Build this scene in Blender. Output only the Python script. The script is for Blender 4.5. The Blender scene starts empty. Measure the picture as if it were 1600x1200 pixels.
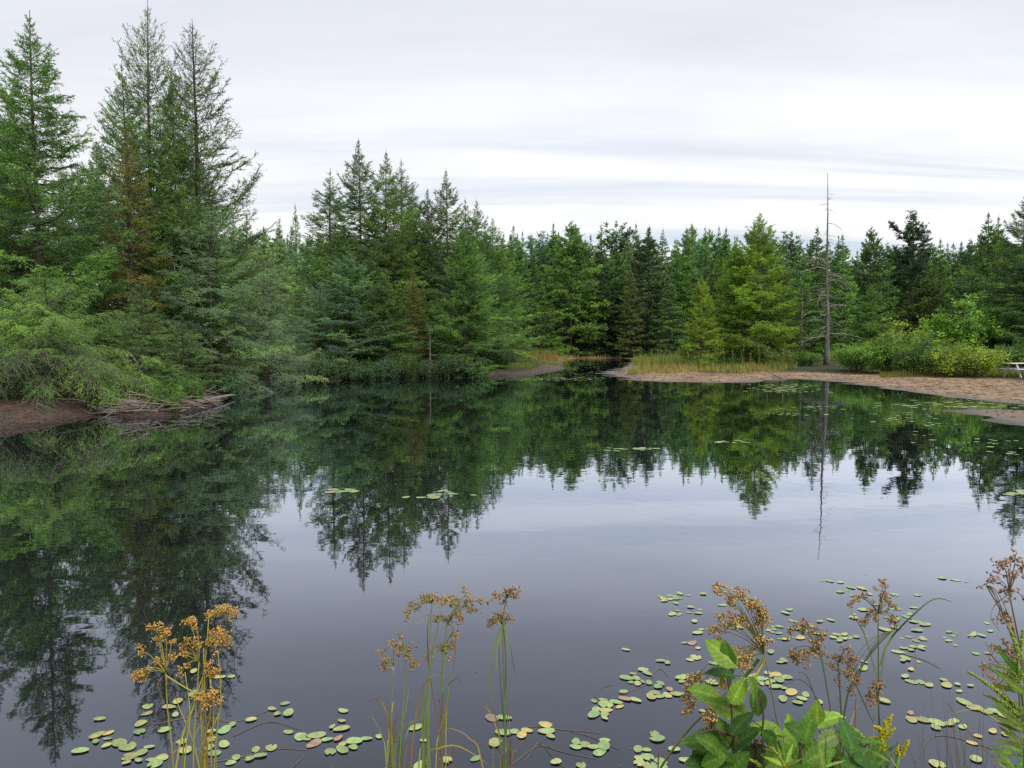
import bpy, math, random
import numpy as np

random.seed(7)
RNG = np.random.default_rng(11)
R_ = math.radians
S = bpy.context.scene
COL = S.collection
TAU = 2*math.pi

# ------------------------------------------------------------------ camera
CAM_H, FPX, HZ = 2.0, 1150.0, 537.0          # eye height, focal length (px of a 1600 px frame), horizon row
PITCH = math.atan((600-HZ)/FPX)
cam_d = bpy.data.cameras.new('camera')
cam = bpy.data.objects.new('camera', cam_d)
COL.objects.link(cam)
cam.location = (0, 0, CAM_H)
cam.rotation_euler = (math.pi/2-PITCH, 0, 0)
cam_d.sensor_width = 36
cam_d.lens = 36*FPX/1600
cam_d.clip_start = 0.05
cam_d.clip_end = 6000
S.camera = cam

# ------------------------------------------------------------------ exposure and render settings
S.view_settings.view_transform = 'Standard'
S.view_settings.look = 'None'
S.view_settings.gamma = 1
S.view_settings.exposure = 0.85
try:
    S.view_settings.use_curve_mapping = False
except Exception:
    pass
S.render.engine = 'CYCLES'
cy = S.cycles
cy.max_bounces = 6
cy.diffuse_bounces = 4
cy.glossy_bounces = 3
cy.transmission_bounces = 3
cy.transparent_max_bounces = 4
cy.use_denoising = False
cy.caustics_reflective = False
cy.caustics_refractive = False

# ------------------------------------------------------------------ node helpers
def nd(nt, typ, **kw):
    n = nt.nodes.new(typ)
    for k, v in kw.items():
        if k.startswith('i_'):
            n.inputs[k[2:].replace('_', ' ')].default_value = v
        else:
            setattr(n, k, v)
    return n

def ramp(nt, stops, interp='LINEAR'):
    n = nt.nodes.new('ShaderNodeValToRGB')
    n.color_ramp.interpolation = interp
    e = n.color_ramp.elements
    while len(e) < len(stops):
        e.new(0.5)
    for el, (p, c) in zip(e, stops):
        el.position = p
        el.color = (c, c, c, 1) if isinstance(c, (int, float)) else (*c, 1)
    return n

def mixc(nt, fac, a, b, mode='MIX'):
    n = nt.nodes.new('ShaderNodeMix')
    n.data_type = 'RGBA'
    n.blend_type = mode
    for k_, val in ((0, fac), (6, a), (7, b)):
        sock = n.inputs[k_]
        if isinstance(val, bpy.types.NodeSocket):
            nt.links.new(val, sock)
        elif isinstance(val, (int, float)):
            sock.default_value = val if k_ == 0 else (val, val, val, 1)
        else:
            sock.default_value = (*val, 1) if len(val) == 3 else val
    return n.outputs[2]

def math_(nt, op, a, b=None):
    n = nt.nodes.new('ShaderNodeMath')
    n.operation = op
    for i, v in enumerate((a, b)):
        if v is None:
            continue
        if isinstance(v, bpy.types.NodeSocket):
            nt.links.new(v, n.inputs[i])
        else:
            n.inputs[i].default_value = v
    return n.outputs[0]

# ------------------------------------------------------------------ world: overcast sky with thin banded cloud
SUN_EL, SUN_AZ = R_(43), R_(148)     # azimuth measured clockwise from +Y; the sun stands high behind the camera, to the right
W = bpy.data.worlds.new('World')
S.world = W
W.use_nodes = True
nt = W.node_tree
nt.nodes.clear()
out = nd(nt, 'ShaderNodeOutputWorld')
bg = nd(nt, 'ShaderNodeBackground')
bg.inputs['Strength'].default_value = 0.1
sky = nd(nt, 'ShaderNodeTexSky', sky_type='NISHITA')
sky.sun_disc = False
sky.sun_elevation = SUN_EL
sky.sun_rotation = SUN_AZ
tc = nd(nt, 'ShaderNodeTexCoord')
sep = nd(nt, 'ShaderNodeSeparateXYZ')
nt.links.new(tc.outputs['Generated'], sep.inputs[0])
zz = math_(nt, 'ADD', math_(nt, 'MAXIMUM', sep.outputs[2], 0.0), 0.11)
px = math_(nt, 'DIVIDE', sep.outputs[0], zz)
py = math_(nt, 'DIVIDE', sep.outputs[1], zz)
cmb = nd(nt, 'ShaderNodeCombineXYZ')
nt.links.new(px, cmb.inputs[0]); nt.links.new(py, cmb.inputs[1])
mp = nd(nt, 'ShaderNodeMapping')
mp.inputs['Rotation'].default_value = (0, 0, R_(-10))
mp.inputs['Scale'].default_value = (0.34, 2.3, 1)
mp.inputs['Location'].default_value = (2.3, 0.15, 0)
nt.links.new(cmb.outputs[0], mp.inputs[0])
n1 = nd(nt, 'ShaderNodeTexNoise', i_Scale=0.9, i_Detail=7.0, i_Roughness=0.55, i_Distortion=0.7)
nt.links.new(mp.outputs[0], n1.inputs['Vector'])
mp2 = nd(nt, 'ShaderNodeMapping')
mp2.inputs['Scale'].default_value = (0.5, 0.8, 1)
mp2.inputs['Location'].default_value = (4.0, 2.0, 3)
nt.links.new(cmb.outputs[0], mp2.inputs[0])
n2 = nd(nt, 'ShaderNodeTexNoise', i_Scale=0.8, i_Detail=8.0, i_Roughness=0.6, i_Distortion=0.3)
nt.links.new(mp2.outputs[0], n2.inputs['Vector'])
# brightness of the cloud sheet by elevation (sin of elevation)
rg = ramp(nt, [(0.0, (5.7, 5.75, 5.85)), (0.17, (5.7, 5.78, 5.9)), (0.26, (5.25, 5.35, 5.65)), (0.42, (4.55, 4.70, 5.2)), (1.0, (4.8, 4.9, 5.4))])
nt.links.new(sep.outputs[2], rg.inputs[0])
rm = ramp(nt, [(0.30, 0.965), (0.5, 1.0), (0.68, 1.03)])
nt.links.new(n1.outputs[0], rm.inputs[0])
rm2 = ramp(nt, [(0.3, 0.87), (0.7, 1.10)])
nt.links.new(n2.outputs[0], rm2.inputs[0])
cl = mixc(nt, 1.0, mixc(nt, 1.0, rg.outputs[0], rm.outputs[0], 'MULTIPLY'), rm2.outputs[0], 'MULTIPLY')
# thin places show a little blue
thin = ramp(nt, [(0.36, 0.75), (0.45, 0.35), (0.53, 0.0)])
nt.links.new(n1.outputs[0], thin.inputs[0])
blue = mixc(nt, 0.3, (3.0, 3.5, 4.3), sky.outputs[0])
lowz = ramp(nt, [(0.0, 1.0), (0.17, 0.9), (0.26, 0.35), (0.36, 0.08)])
nt.links.new(sep.outputs[2], lowz.inputs[0])
nt.links.new(mixc(nt, math_(nt, 'MULTIPLY', thin.outputs[0], lowz.outputs[0]), cl, blue), bg.inputs['Color'])
nt.links.new(bg.outputs[0], out.inputs[0])

sun_d = bpy.data.lights.new('sun', 'SUN')
sun = bpy.data.objects.new('sun', sun_d)
COL.objects.link(sun)
sun_d.energy = 1.5
sun_d.angle = R_(25)
sun_d.color = (1.0, 0.95, 0.86)
sun.rotation_euler = (math.pi/2-SUN_EL, 0, math.pi-SUN_AZ)
sun.location = (10, -20, 40)

# ------------------------------------------------------------------ photo pixel (1600 x 1200) -> place
CP, SP = math.cos(PITCH), math.sin(PITCH)
def ray(x, y):
    u, v = (x-800)/FPX, (y-600)/FPX
    return np.array([u, CP - v*SP, -SP - v*CP])
def G(x, y, z=0.0):
    d = ray(x, y)
    t = (z-CAM_H)/d[2]
    return np.array([d[0]*t, d[1]*t, z])
def A(x, y, Y):
    d = ray(x, y)
    t = Y/d[1]
    return np.array([d[0]*t, Y, CAM_H+d[2]*t])

# ------------------------------------------------------------------ mesh helpers
def link(o, parent=None):
    COL.objects.link(o)
    if parent is not None:
        o.parent = parent
    return o

def np_mesh(name, V, F, mats=(), mat_idx=None, attrs=None, smooth=False):
    """F: list of (n,k) index arrays"""
    me = bpy.data.meshes.new(name)
    V = np.asarray(V, np.float32).reshape(-1, 3)
    F = [np.asarray(f, np.int32) for f in F if len(f)]
    nl = sum(f.size for f in F)
    npoly = sum(len(f) for f in F)
    me.vertices.add(len(V))
    me.vertices.foreach_set('co', V.ravel())
    me.loops.add(nl)
    me.loops.foreach_set('vertex_index', np.concatenate([f.ravel() for f in F]))
    me.polygons.add(npoly)
    tot = np.concatenate([np.full(len(f), f.shape[1], np.int32) for f in F])
    st = np.concatenate([[0], np.cumsum(tot)[:-1]]).astype(np.int32)
    me.polygons.foreach_set('loop_start', st)
    for m in mats:
        me.materials.append(m)
    if mat_idx is not None:
        me.polygons.foreach_set('material_index', np.concatenate([np.full(len(f), i, np.int32) for f, i in zip(F, mat_idx)]))
    if smooth:
        me.polygons.foreach_set('use_smooth', np.ones(npoly, bool))
    for k, a in (attrs or {}).items():
        at = me.attributes.new(k, 'FLOAT', 'POINT')
        at.data.foreach_set('value', np.asarray(a, np.float32))
    me.update(calc_edges=True)
    return me

class MB:
    """collects vertices and faces for one mesh object"""
    def __init__(self):
        self.V, self.F, self.n, self.T, self.mi = [], [], 0, [], []
    def add(self, V, F, tint=None, mi=0):
        V = np.asarray(V, float).reshape(-1, 3)
        for f in (F if isinstance(F, list) else [F]):
            f = np.asarray(f)
            if len(f):
                self.F.append(f+self.n); self.mi.append(mi)
        self.V.append(V)
        self.T.append(np.full(len(V), 0.5) if tint is None else np.broadcast_to(tint, (len(V),)))
        self.n += len(V)
    def mesh(self, name, mats, smooth=False):
        return np_mesh(name, np.concatenate(self.V), self.F, mats if isinstance(mats, (list, tuple)) else [mats],
                       self.mi, {'tint': np.concatenate(self.T)}, smooth)
    def build(self, name, mats, parent=None, smooth=False):
        return link(bpy.data.objects.new(name, self.mesh(name, mats, smooth)), parent)

def unit(a):
    return a/np.maximum(np.linalg.norm(a, axis=-1, keepdims=True), 1e-9)

def tubes(P, Rr, k=4, cap=True):
    """P (n,m,3) polylines, Rr (n,m) radii -> verts, [quads(, caps)]"""
    P = np.asarray(P, float); Rr = np.asarray(Rr, float)
    if P.ndim == 2:
        P = P[None]; Rr = Rr[None]
    n, m, _ = P.shape
    T = np.empty_like(P)
    T[:, 1:-1] = P[:, 2:]-P[:, :-2]
    T[:, 0] = P[:, 1]-P[:, 0]
    T[:, -1] = P[:, -1]-P[:, -2]
    T = unit(T)
    ref = np.where(np.abs(unit(P[:, -1]-P[:, 0])[:, 2:3]) > 0.9, np.array([[1., 0, 0]]), np.array([[0, 0, 1.]]))[:, None, :]
    A1 = unit(np.cross(T, ref)); A2 = np.cross(T, A1)
    th = np.arange(k)*TAU/k
    V = P[:, :, None, :] + Rr[:, :, None, None]*(A1[:, :, None, :]*np.cos(th)[None, None, :, None]+A2[:, :, None, :]*np.sin(th)[None, None, :, None])
    idx = np.arange(n*m*k).reshape(n, m, k)
    a = idx[:, :-1]; b = idx[:, 1:]
    q = np.stack([a, np.roll(a, -1, 2), np.roll(b, -1, 2), b], -1).reshape(-1, 4)
    F = [q]
    if cap:
        F.append(idx[:, -1].reshape(-1, k))
        F.append(idx[:, 0, ::-1].reshape(-1, k))
    return V.reshape(-1, 3), F

def curve(p0, p1, p2, m=8):
    """quadratic curve through control p1"""
    t = np.linspace(0, 1, m)[:, None]
    return (1-t)**2*np.asarray(p0)+2*t*(1-t)*np.asarray(p1)+t*t*np.asarray(p2)

def through(pts, m=10):
    """smooth polyline through the given points (Catmull-Rom)"""
    p = np.asarray(pts, float)
    if len(p) == 2:
        return p[0]+(p[1]-p[0])*np.linspace(0, 1, m)[:, None]
    q = np.vstack([2*p[0]-p[1], p, 2*p[-1]-p[-2]])
    o = []
    per = max(2, int(round((m-1)/(len(p)-1))))
    for i in range(len(p)-1):
        a, b, c, d = q[i:i+4]
        for j in range(per):
            t = j/per
            o.append(0.5*((2*b)+(-a+c)*t+(2*a-5*b+4*c-d)*t*t+(-a+3*b-3*c+d)*t**3))
    o.append(p[-1])
    return np.array(o)

def box(cx, cy_, cz, sx, sy, sz, bev=0.0):
    """box with chamfered long edges"""
    x, y, z = sx/2, sy/2, sz/2
    b = min(bev, x*.9, y*.9, z*.9)
    if b <= 0:
        V = [(i*x, j*y, k*z) for i in (-1, 1) for j in (-1, 1) for k in (-1, 1)]
        F = [(0, 1, 3, 2), (4, 6, 7, 5), (0, 4, 5, 1), (2, 3, 7, 6), (0, 2, 6, 4), (1, 5, 7, 3)]
        return np.array(V)+(cx, cy_, cz), [np.array(F)]
    prof = [(-y+b, -z), (y-b, -z), (y, -z+b), (y, z-b), (y-b, z), (-y+b, z), (-y, z-b), (-y, -z+b)]
    V = [(s*x, p, q) for s in (-1, 1) for p, q in prof]
    q = np.array([(i, i+8, (i+1) % 8+8, (i+1) % 8) for i in range(8)])
    return np.array(V)+(cx, cy_, cz), [q[:, ::-1], np.array([list(range(8))]), np.array([list(range(15, 7, -1))])]

def tag(o, label=None, cat=None, group=None, kind=None):
    if label: o['label'] = label
    if cat: o['category'] = cat
    if group: o['group'] = group
    if kind: o['kind'] = kind
    return o

def empty(name, loc, rz=0.0):
    o = bpy.data.objects.new(name, None)
    o.location = loc
    o.rotation_euler = (0, 0, rz)
    o.empty_display_size = 0.2
    return link(o)

# ------------------------------------------------------------------ materials
def new_mat(name):
    m = bpy.data.materials.new(name)
    m.use_nodes = True
    m.node_tree.nodes.clear()
    return m, m.node_tree

def foliage_mat(name, transl=0.3, low=(0.48, 0.55, 0.68), high=(1.65, 1.70, 0.95), rough=0.6, spec=0.25):
    """leaf colour = the object's own colour, varied from spray to spray by the tint attribute"""
    m, t = new_mat(name)
    o = nd(t, 'ShaderNodeOutputMaterial')
    oi = nd(t, 'ShaderNodeObjectInfo')
    at = nd(t, 'ShaderNodeAttribute', attribute_name='tint')
    rp = ramp(t, [(0.0, low), (0.5, (1, 1, 1)), (1.0, high)])
    t.links.new(at.outputs['Fac'], rp.inputs[0])
    c = mixc(t, 1.0, oi.outputs['Color'], rp.outputs[0], 'MULTIPLY')
    p = nd(t, 'ShaderNodeBsdfPrincipled')
    p.inputs['Roughness'].default_value = rough
    p.inputs['Specular IOR Level'].default_value = spec
    t.links.new(c, p.inputs['Base Color'])
    tr = nd(t, 'ShaderNodeBsdfTranslucent')
    t.links.new(mixc(t, 1.0, c, (1.15, 1.25, 0.6), 'MULTIPLY'), tr.inputs[0])
    mx = nd(t, 'ShaderNodeMixShader')
    mx.inputs[0].default_value = transl
    t.links.new(p.outputs[0], mx.inputs[1]); t.links.new(tr.outputs[0], mx.inputs[2])
    t.links.new(mx.outputs[0], o.inputs[0])
    return m

def solid_mat(name, c0, c1=None, scale=8.0, rough=0.8, spec=0.3, stretch=(1, 1, 1), bump=0.0, detail=4.0):
    m, t = new_mat(name)
    o = nd(t, 'ShaderNodeOutputMaterial')
    p = nd(t, 'ShaderNodeBsdfPrincipled')
    p.inputs['Roughness'].default_value = rough
    p.inputs['Specular IOR Level'].default_value = spec
    tcn = nd(t, 'ShaderNodeTexCoord')
    mpn = nd(t, 'ShaderNodeMapping')
    mpn.inputs['Scale'].default_value = stretch
    t.links.new(tcn.outputs['Object'], mpn.inputs[0])
    n = nd(t, 'ShaderNodeTexNoise', i_Scale=scale, i_Detail=detail, i_Roughness=0.65)
    t.links.new(mpn.outputs[0], n.inputs['Vector'])
    r = ramp(t, [(0.3, c0), (0.7, c1 or c0)])
    t.links.new(n.outputs[0], r.inputs[0])
    t.links.new(r.outputs[0], p.inputs['Base Color'])
    if bump:
        b = nd(t, 'ShaderNodeBump')
        b.inputs['Strength'].default_value = 0.6
        b.inputs['Distance'].default_value = bump
        t.links.new(n.outputs[0], b.inputs['Height'])
        t.links.new(b.outputs[0], p.inputs['Normal'])
    t.links.new(p.outputs[0], o.inputs[0])
    return m

M_NEEDLE = foliage_mat('conifer_needles', 0.24)
M_LEAF = foliage_mat('broad_leaves', 0.35, spec=0.35, rough=0.5)
M_GRASS = foliage_mat('grass_blades', 0.3, low=(0.55, 0.75, 0.8), high=(1.75, 1.15, 0.9))
M_BARK = solid_mat('conifer_bark', (0.045, 0.036, 0.03), (0.12, 0.10, 0.085), 6, 0.9, 0.15, (3, 3, 0.7), 0.03)
M_TWIG = solid_mat('dead_twig_bark', (0.10, 0.088, 0.078), (0.24, 0.215, 0.19), 5, 0.9, 0.15)
M_SNAG = solid_mat('weathered_dead_wood', (0.15, 0.135, 0.125), (0.36, 0.335, 0.32), 3, 0.9, 0.15, (4, 4, 0.6), 0.02)
M_SNAGT = solid_mat('grey_dead_trunk', (0.075, 0.068, 0.064), (0.20, 0.185, 0.175), 3, 0.9, 0.15, (4, 4, 0.6), 0.02)
M_STICK = solid_mat('peeled_sticks', (0.13, 0.105, 0.09), (0.34, 0.285, 0.245), 3, 0.85, 0.2)
M_PAINT = solid_mat('weathered_white_paint', (0.62, 0.62, 0.58), (0.78, 0.78, 0.75), 5, 0.6, 0.4, (0.6, 6, 6))
M_ROCK = solid_mat('pale_rock', (0.16, 0.14, 0.13), (0.34, 0.30, 0.27), 5, 0.9, 0.2, (1, 1, 1), 0.03)

# water -------------------------------------------------------------
M_WATER, t = new_mat('dark_pond_water')
o = nd(t, 'ShaderNodeOutputMaterial')
geo = nd(t, 'ShaderNodeNewGeometry')
tcn = nd(t, 'ShaderNodeTexCoord')
mpa = nd(t, 'ShaderNodeMapping'); mpa.inputs['Scale'].default_value = (1.0, 1.5, 1)
t.links.new(tcn.outputs['Object'], mpa.inputs[0])
na = nd(t, 'ShaderNodeTexNoise', i_Scale=1.6, i_Detail=2.0, i_Roughness=0.5)
t.links.new(mpa.outputs[0], na.inputs['Vector'])
nb = nd(t, 'ShaderNodeTexNoise', i_Scale=0.12, i_Detail=2.0)
t.links.new(tcn.outputs['Object'], nb.inputs['Vector'])
nc = nd(t, 'ShaderNodeTexNoise', i_Scale=7.0, i_Detail=1.0)
t.links.new(mpa.outputs[0], nc.inputs['Vector'])
calm = ramp(t, [(0.35, 0.25), (0.65, 1.0)])
t.links.new(nb.outputs[0], calm.inputs[0])
hgt = math_(t, 'MULTIPLY', math_(t, 'ADD', na.outputs[0], math_(t, 'MULTIPLY', nc.outputs[0], 0.12)), calm.outputs[0])
bp = nd(t, 'ShaderNodeBump')
bp.inputs['Strength'].default_value = 1.0
bp.inputs['Distance'].default_value = 0.0022
t.links.new(hgt, bp.inputs['Height'])
dt = nd(t, 'ShaderNodeVectorMath', operation='DOT_PRODUCT')
t.links.new(geo.outputs['Normal'], dt.inputs[0]); t.links.new(geo.outputs['Incoming'], dt.inputs[1])
fr = ramp(t, [(0.0, 0.95), (0.06, 0.85), (0.14, 0.82), (0.22, 0.62), (0.30, 0.39), (0.38, 0.235), (0.5, 0.118), (0.7, 0.05), (1.0, 0.025)])
t.links.new(math_(t, 'ABSOLUTE', dt.outputs['Value']), fr.inputs[0])
gl = nd(t, 'ShaderNodeBsdfGlossy')
gl.inputs['Roughness'].default_value = 0.012
gl.inputs['Color'].default_value = (0.82, 0.88, 1.0, 1)
t.links.new(bp.outputs[0], gl.inputs['Normal'])
df = nd(t, 'ShaderNodeBsdfDiffuse')
df.inputs[0].default_value = (0.011, 0.012, 0.015, 1)
mx = nd(t, 'ShaderNodeMixShader')
t.links.new(fr.outputs[0], mx.inputs[0]); t.links.new(df.outputs[0], mx.inputs[1]); t.links.new(gl.outputs[0], mx.inputs[2])
t.links.new(mx.outputs[0], o.inputs[0])

# ------------------------------------------------------------------ the pond outline and the ground
def gp(x, y):
    return tuple(G(x, y)[:2])
POND = [(-13.5, 12.0)] + [gp(*p) for p in (
    (0, 673), (40, 668), (90, 662), (130, 655), (166, 644), (190, 652), (250, 654), (320, 640), (352, 625), (385, 606), (412, 597),
    (470, 595), (520, 592), (580, 592), (620, 589), (665, 589), (700, 588), (745, 588), (800, 587), (850, 583), (884, 577), (872, 568), (895, 561),
    (985, 560), (988, 566), (968, 574), (940, 583), (985, 595), (1050, 597), (1120, 599), (1190, 597), (1240, 592), (1275, 594),
    (1330, 601), (1400, 611), (1460, 619), (1530, 627), (1600, 633), (1660, 636), (1640, 641), (1560, 638), (1490, 641), (1508, 648),
    (1550, 657), (1600, 669))] + [(14.2, 15.0), (15, 11), (13, 6.5), (9.0, 3.6), (5.0, 2.7), (2.0, 2.45), (0, 2.3), (-3, 2.4), (-7, 2.9), (-11, 4.8), (-13.4, 8)]
POND = np.array(POND)

def pond_dist(x, y):
    """signed distance to the water's edge, positive on land"""
    x = np.asarray(x, float); y = np.asarray(y, float)
    sh = x.shape
    P = np.stack([x.ravel(), y.ravel()], -1)
    best = np.full(len(P), 1e9)
    inside = np.zeros(len(P), bool)
    n = len(POND)
    for i in range(n):
        a, b = POND[i], POND[(i+1) % n]
        ab = b-a
        tt = np.clip(((P-a)@ab)/max(ab@ab, 1e-9), 0, 1)
        best = np.minimum(best, np.linalg.norm(P-(a+tt[:, None]*ab), axis=1))
        c = (a[1] > P[:, 1]) != (b[1] > P[:, 1])
        with np.errstate(divide='ignore', invalid='ignore'):
            xi = a[0]+(P[:, 1]-a[1])*(b[0]-a[0])/(b[1]-a[1])
        inside ^= c & (P[:, 0] < xi)
    return np.where(inside, -best, best).reshape(sh)

_w = np.random.default_rng(5)
_WV = [(k*np.cos(a), k*np.sin(a), ph, 1/k) for k, a, ph in zip(np.geomspace(0.25, 5.0, 14), _w.uniform(0, TAU, 14), _w.uniform(0, TAU, 14))]
def lumps(x, y):
    return sum(am*np.sin(kx*x+ky*y+ph) for kx, ky, ph, am in _WV)/6.0

def smooth(a, b, x):
    t = np.clip((x-a)/(b-a), 0, 1)
    return t*t*(3-2*t)

def ground(x, y):
    x = np.asarray(x, float); y = np.asarray(y, float)
    d = pond_dist(x, y)
    flat = smooth(1.0, 7.0, x)*smooth(8, 14, y)             # the low sand flats on the right
    d = d+flat*(0.55*np.sin(x*1.3+0.7*y)*np.sin(0.9*y-0.4*x)+0.3*np.sin(3.1*x+1.7*y))*smooth(9, 1, np.abs(d))
    l = np.maximum(d, 0)
    steep = np.minimum(0.22*l, 0.30+0.02*l)
    sand = 0.022*l
    z = steep*(1-flat)+sand*flat
    z = np.minimum(z, 0.75+0.008*np.maximum(l-20, 0))
    z = np.minimum(z, 3.0)
    z = z+lumps(x, y)*0.10*smooth(0.0, 6.0, l)*(1-0.6*flat)
    near = smooth(3.0, 0.5, y)*smooth(16, 8, np.abs(x))      # the bank under the photographer
    z = np.maximum(z, near*np.minimum(0.35, 0.4*l))
    zin = -np.minimum(1.4, 0.06+0.16*(-d))
    return np.where(d > 0, z, np.where(d > -0.25, d*0.24, zin))

def gz(x, y):
    return float(ground(np.array([x]), np.array([y]))[0])

def axis(a, b, step, lo, hi, g=1.28):
    c = list(np.arange(a, b+1e-6, step))
    s, v = step, c[-1]
    while v < hi:
        s *= g; v += s; c.append(v)
    s, v = step, c[0]
    while v > lo:
        s *= g; v -= s; c.insert(0, v)
    return np.array(c)
gx = axis(-26, 34, 0.33, -2500, 2500)
gy = axis(-1, 66, 0.33, -2500, 3500)
GX, GY = np.meshgrid(gx, gy)
GD = pond_dist(GX, GY)
GZ = ground(GX, GY)
flatm = smooth(1.0, 7.0, GX)*smooth(8, 14, GY)
wid = np.where((GX > -11.4) & (GY > 18.6), 0.7, 2.8)*(1-flatm)+flatm*(9.0+2.2*np.sin(GX*0.31+1.0)+1.2*np.sin(GX*0.9))
isl = smooth(6, 8, GX)*smooth(24.5, 22, GX)*smooth(40, 46, GY)
wid = wid*(1-isl)+isl*(6.5+1.0*np.sin(GX*0.8))
SAND = smooth(1.15, 0.8, np.maximum(GD, 0)/wid)
ny, nx = GX.shape
idx = np.arange(nx*ny).reshape(ny, nx)
quads = np.stack([idx[:-1, :-1], idx[:-1, 1:], idx[1:, 1:], idx[1:, :-1]], -1).reshape(-1, 4)

M_GROUND, t = new_mat('pond_shore_ground')
o = nd(t, 'ShaderNodeOutputMaterial')
p = nd(t, 'ShaderNodeBsdfPrincipled')
p.inputs['Specular IOR Level'].default_value = 0.25
tcn = nd(t, 'ShaderNodeTexCoord')
def gnoise(scale, detail=5.0, rough=0.6, st=(1, 1, 1)):
    mm = nd(t, 'ShaderNodeMapping'); mm.inputs['Scale'].default_value = st
    t.links.new(tcn.outputs['Object'], mm.inputs[0])
    n = nd(t, 'ShaderNodeTexNoise', i_Scale=scale, i_Detail=detail, i_Roughness=rough)
    t.links.new(mm.outputs[0], n.inputs['Vector'])
    return n.outputs[0]
a_s = nd(t, 'ShaderNodeAttribute', attribute_name='sand').outputs['Fac']
a_f = nd(t, 'ShaderNodeAttribute', attribute_name='flat').outputs['Fac']
a_d = nd(t, 'ShaderNodeAttribute', attribute_name='shore').outputs['Fac']
f1 = gnoise(0.55, 6); f2 = gnoise(6.0, 6, 0.7); f3 = gnoise(24, 4, 0.7)
# sand flats: pinkish tan, with brown litter
r1 = ramp(t, [(0.30, (0.21, 0.135, 0.085)), (0.5, (0.32, 0.225, 0.145)), (0.66, (0.41, 0.30, 0.18))])
t.links.new(f1, r1.inputs[0])
r2 = ramp(t, [(0.30, (0.62, 0.56, 0.52)), (0.50, (0.96, 0.95, 0.94)), (0.72, (1.2, 1.18, 1.15))])
t.links.new(f2, r2.inputs[0])
sandc = mixc(t, 1.0, r1.outputs[0], r2.outputs[0], 'MULTIPLY')
# silt near the waterline: pale grey
silt = ramp(t, [(0.0, 1.0), (0.55, 0.8), (1.0, 0.0)])
t.links.new(math_(t, 'ADD', math_(t, 'MULTIPLY', a_d, 0.55), math_(t, 'MULTIPLY', math_(t, 'SUBTRACT', f1, 0.5), 1.2)), silt.inputs[0])
siltc = mixc(t, f2, (0.10, 0.08, 0.065), (0.27, 0.235, 0.205))
sandc = mixc(t, silt.outputs[0], sandc, siltc)
# left bank: dark red-brown peat
r3 = ramp(t, [(0.3, (0.045, 0.031, 0.025)), (0.55, (0.10, 0.070, 0.054)), (0.75, (0.20, 0.15, 0.12))])
t.links.new(f2, r3.inputs[0])
shorec = mixc(t, a_f, r3.outputs[0], sandc)
# forest floor
r4 = ramp(t, [(0.3, (0.02, 0.022, 0.012)), (0.5, (0.045, 0.05, 0.02)), (0.7, (0.085, 0.08, 0.03))])
t.links.new(f2, r4.inputs[0])
wet = ramp(t, [(0.0, 0.42), (0.22, 0.6), (0.6, 1.0)])
t.links.new(math_(t, 'ADD', a_d, math_(t, 'MULTIPLY', math_(t, 'SUBTRACT', f2, 0.5), 0.5)), wet.inputs[0])
shorec = mixc(t, 1.0, shorec, wet.outputs[0], 'MULTIPLY')
t.links.new(mixc(t, a_s, r4.outputs[0], shorec), p.inputs['Base Color'])
rr = ramp(t, [(0.0, 0.45), (0.4, 0.9)])
t.links.new(math_(t, 'MULTIPLY', a_d, 0.4), rr.inputs[0])
t.links.new(rr.outputs[0], p.inputs['Roughness'])
b = nd(t, 'ShaderNodeBump'); b.inputs['Strength'].default_value = 0.8; b.inputs['Distance'].default_value = 0.05
t.links.new(math_(t, 'ADD', f2, math_(t, 'MULTIPLY', f3, 0.5)), b.inputs['Height'])
t.links.new(b.outputs[0], p.inputs['Normal'])
t.links.new(p.outputs[0], o.inputs[0])

V = np.stack([GX, GY, GZ], -1).reshape(-1, 3)
me = np_mesh('ground', V, [quads], [M_GROUND], None, {'sand': SAND.ravel(), 'flat': flatm.ravel(), 'shore': np.clip(GD.ravel(), 0, 50)}, True)
tag(link(bpy.data.objects.new('ground', me)), kind='structure')

# water sheet: follows the pond with a margin that runs under the banks
wx = np.linspace(-20, 24, 12); wy = np.linspace(1.5, 118, 30)
WX, WY = np.meshgrid(wx, wy)
ii = np.arange(WX.size).reshape(WX.shape)
wq = np.stack([ii[:-1, :-1], ii[:-1, 1:], ii[1:, 1:], ii[1:, :-1]], -1).reshape(-1, 4)
me = np_mesh('water', np.stack([WX, WY, np.zeros_like(WX)], -1), [wq], [M_WATER])
tag(link(bpy.data.objects.new('water', me)), kind='structure')

# ------------------------------------------------------------------ conifers
def perp_frame(D):
    ref = np.where(np.abs(D[:, 2:3]) > 0.9, np.array([[1., 0, 0]]), np.array([[0, 0, 1.]]))
    a = unit(np.cross(D, ref))
    return a, np.cross(D, a)

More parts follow.
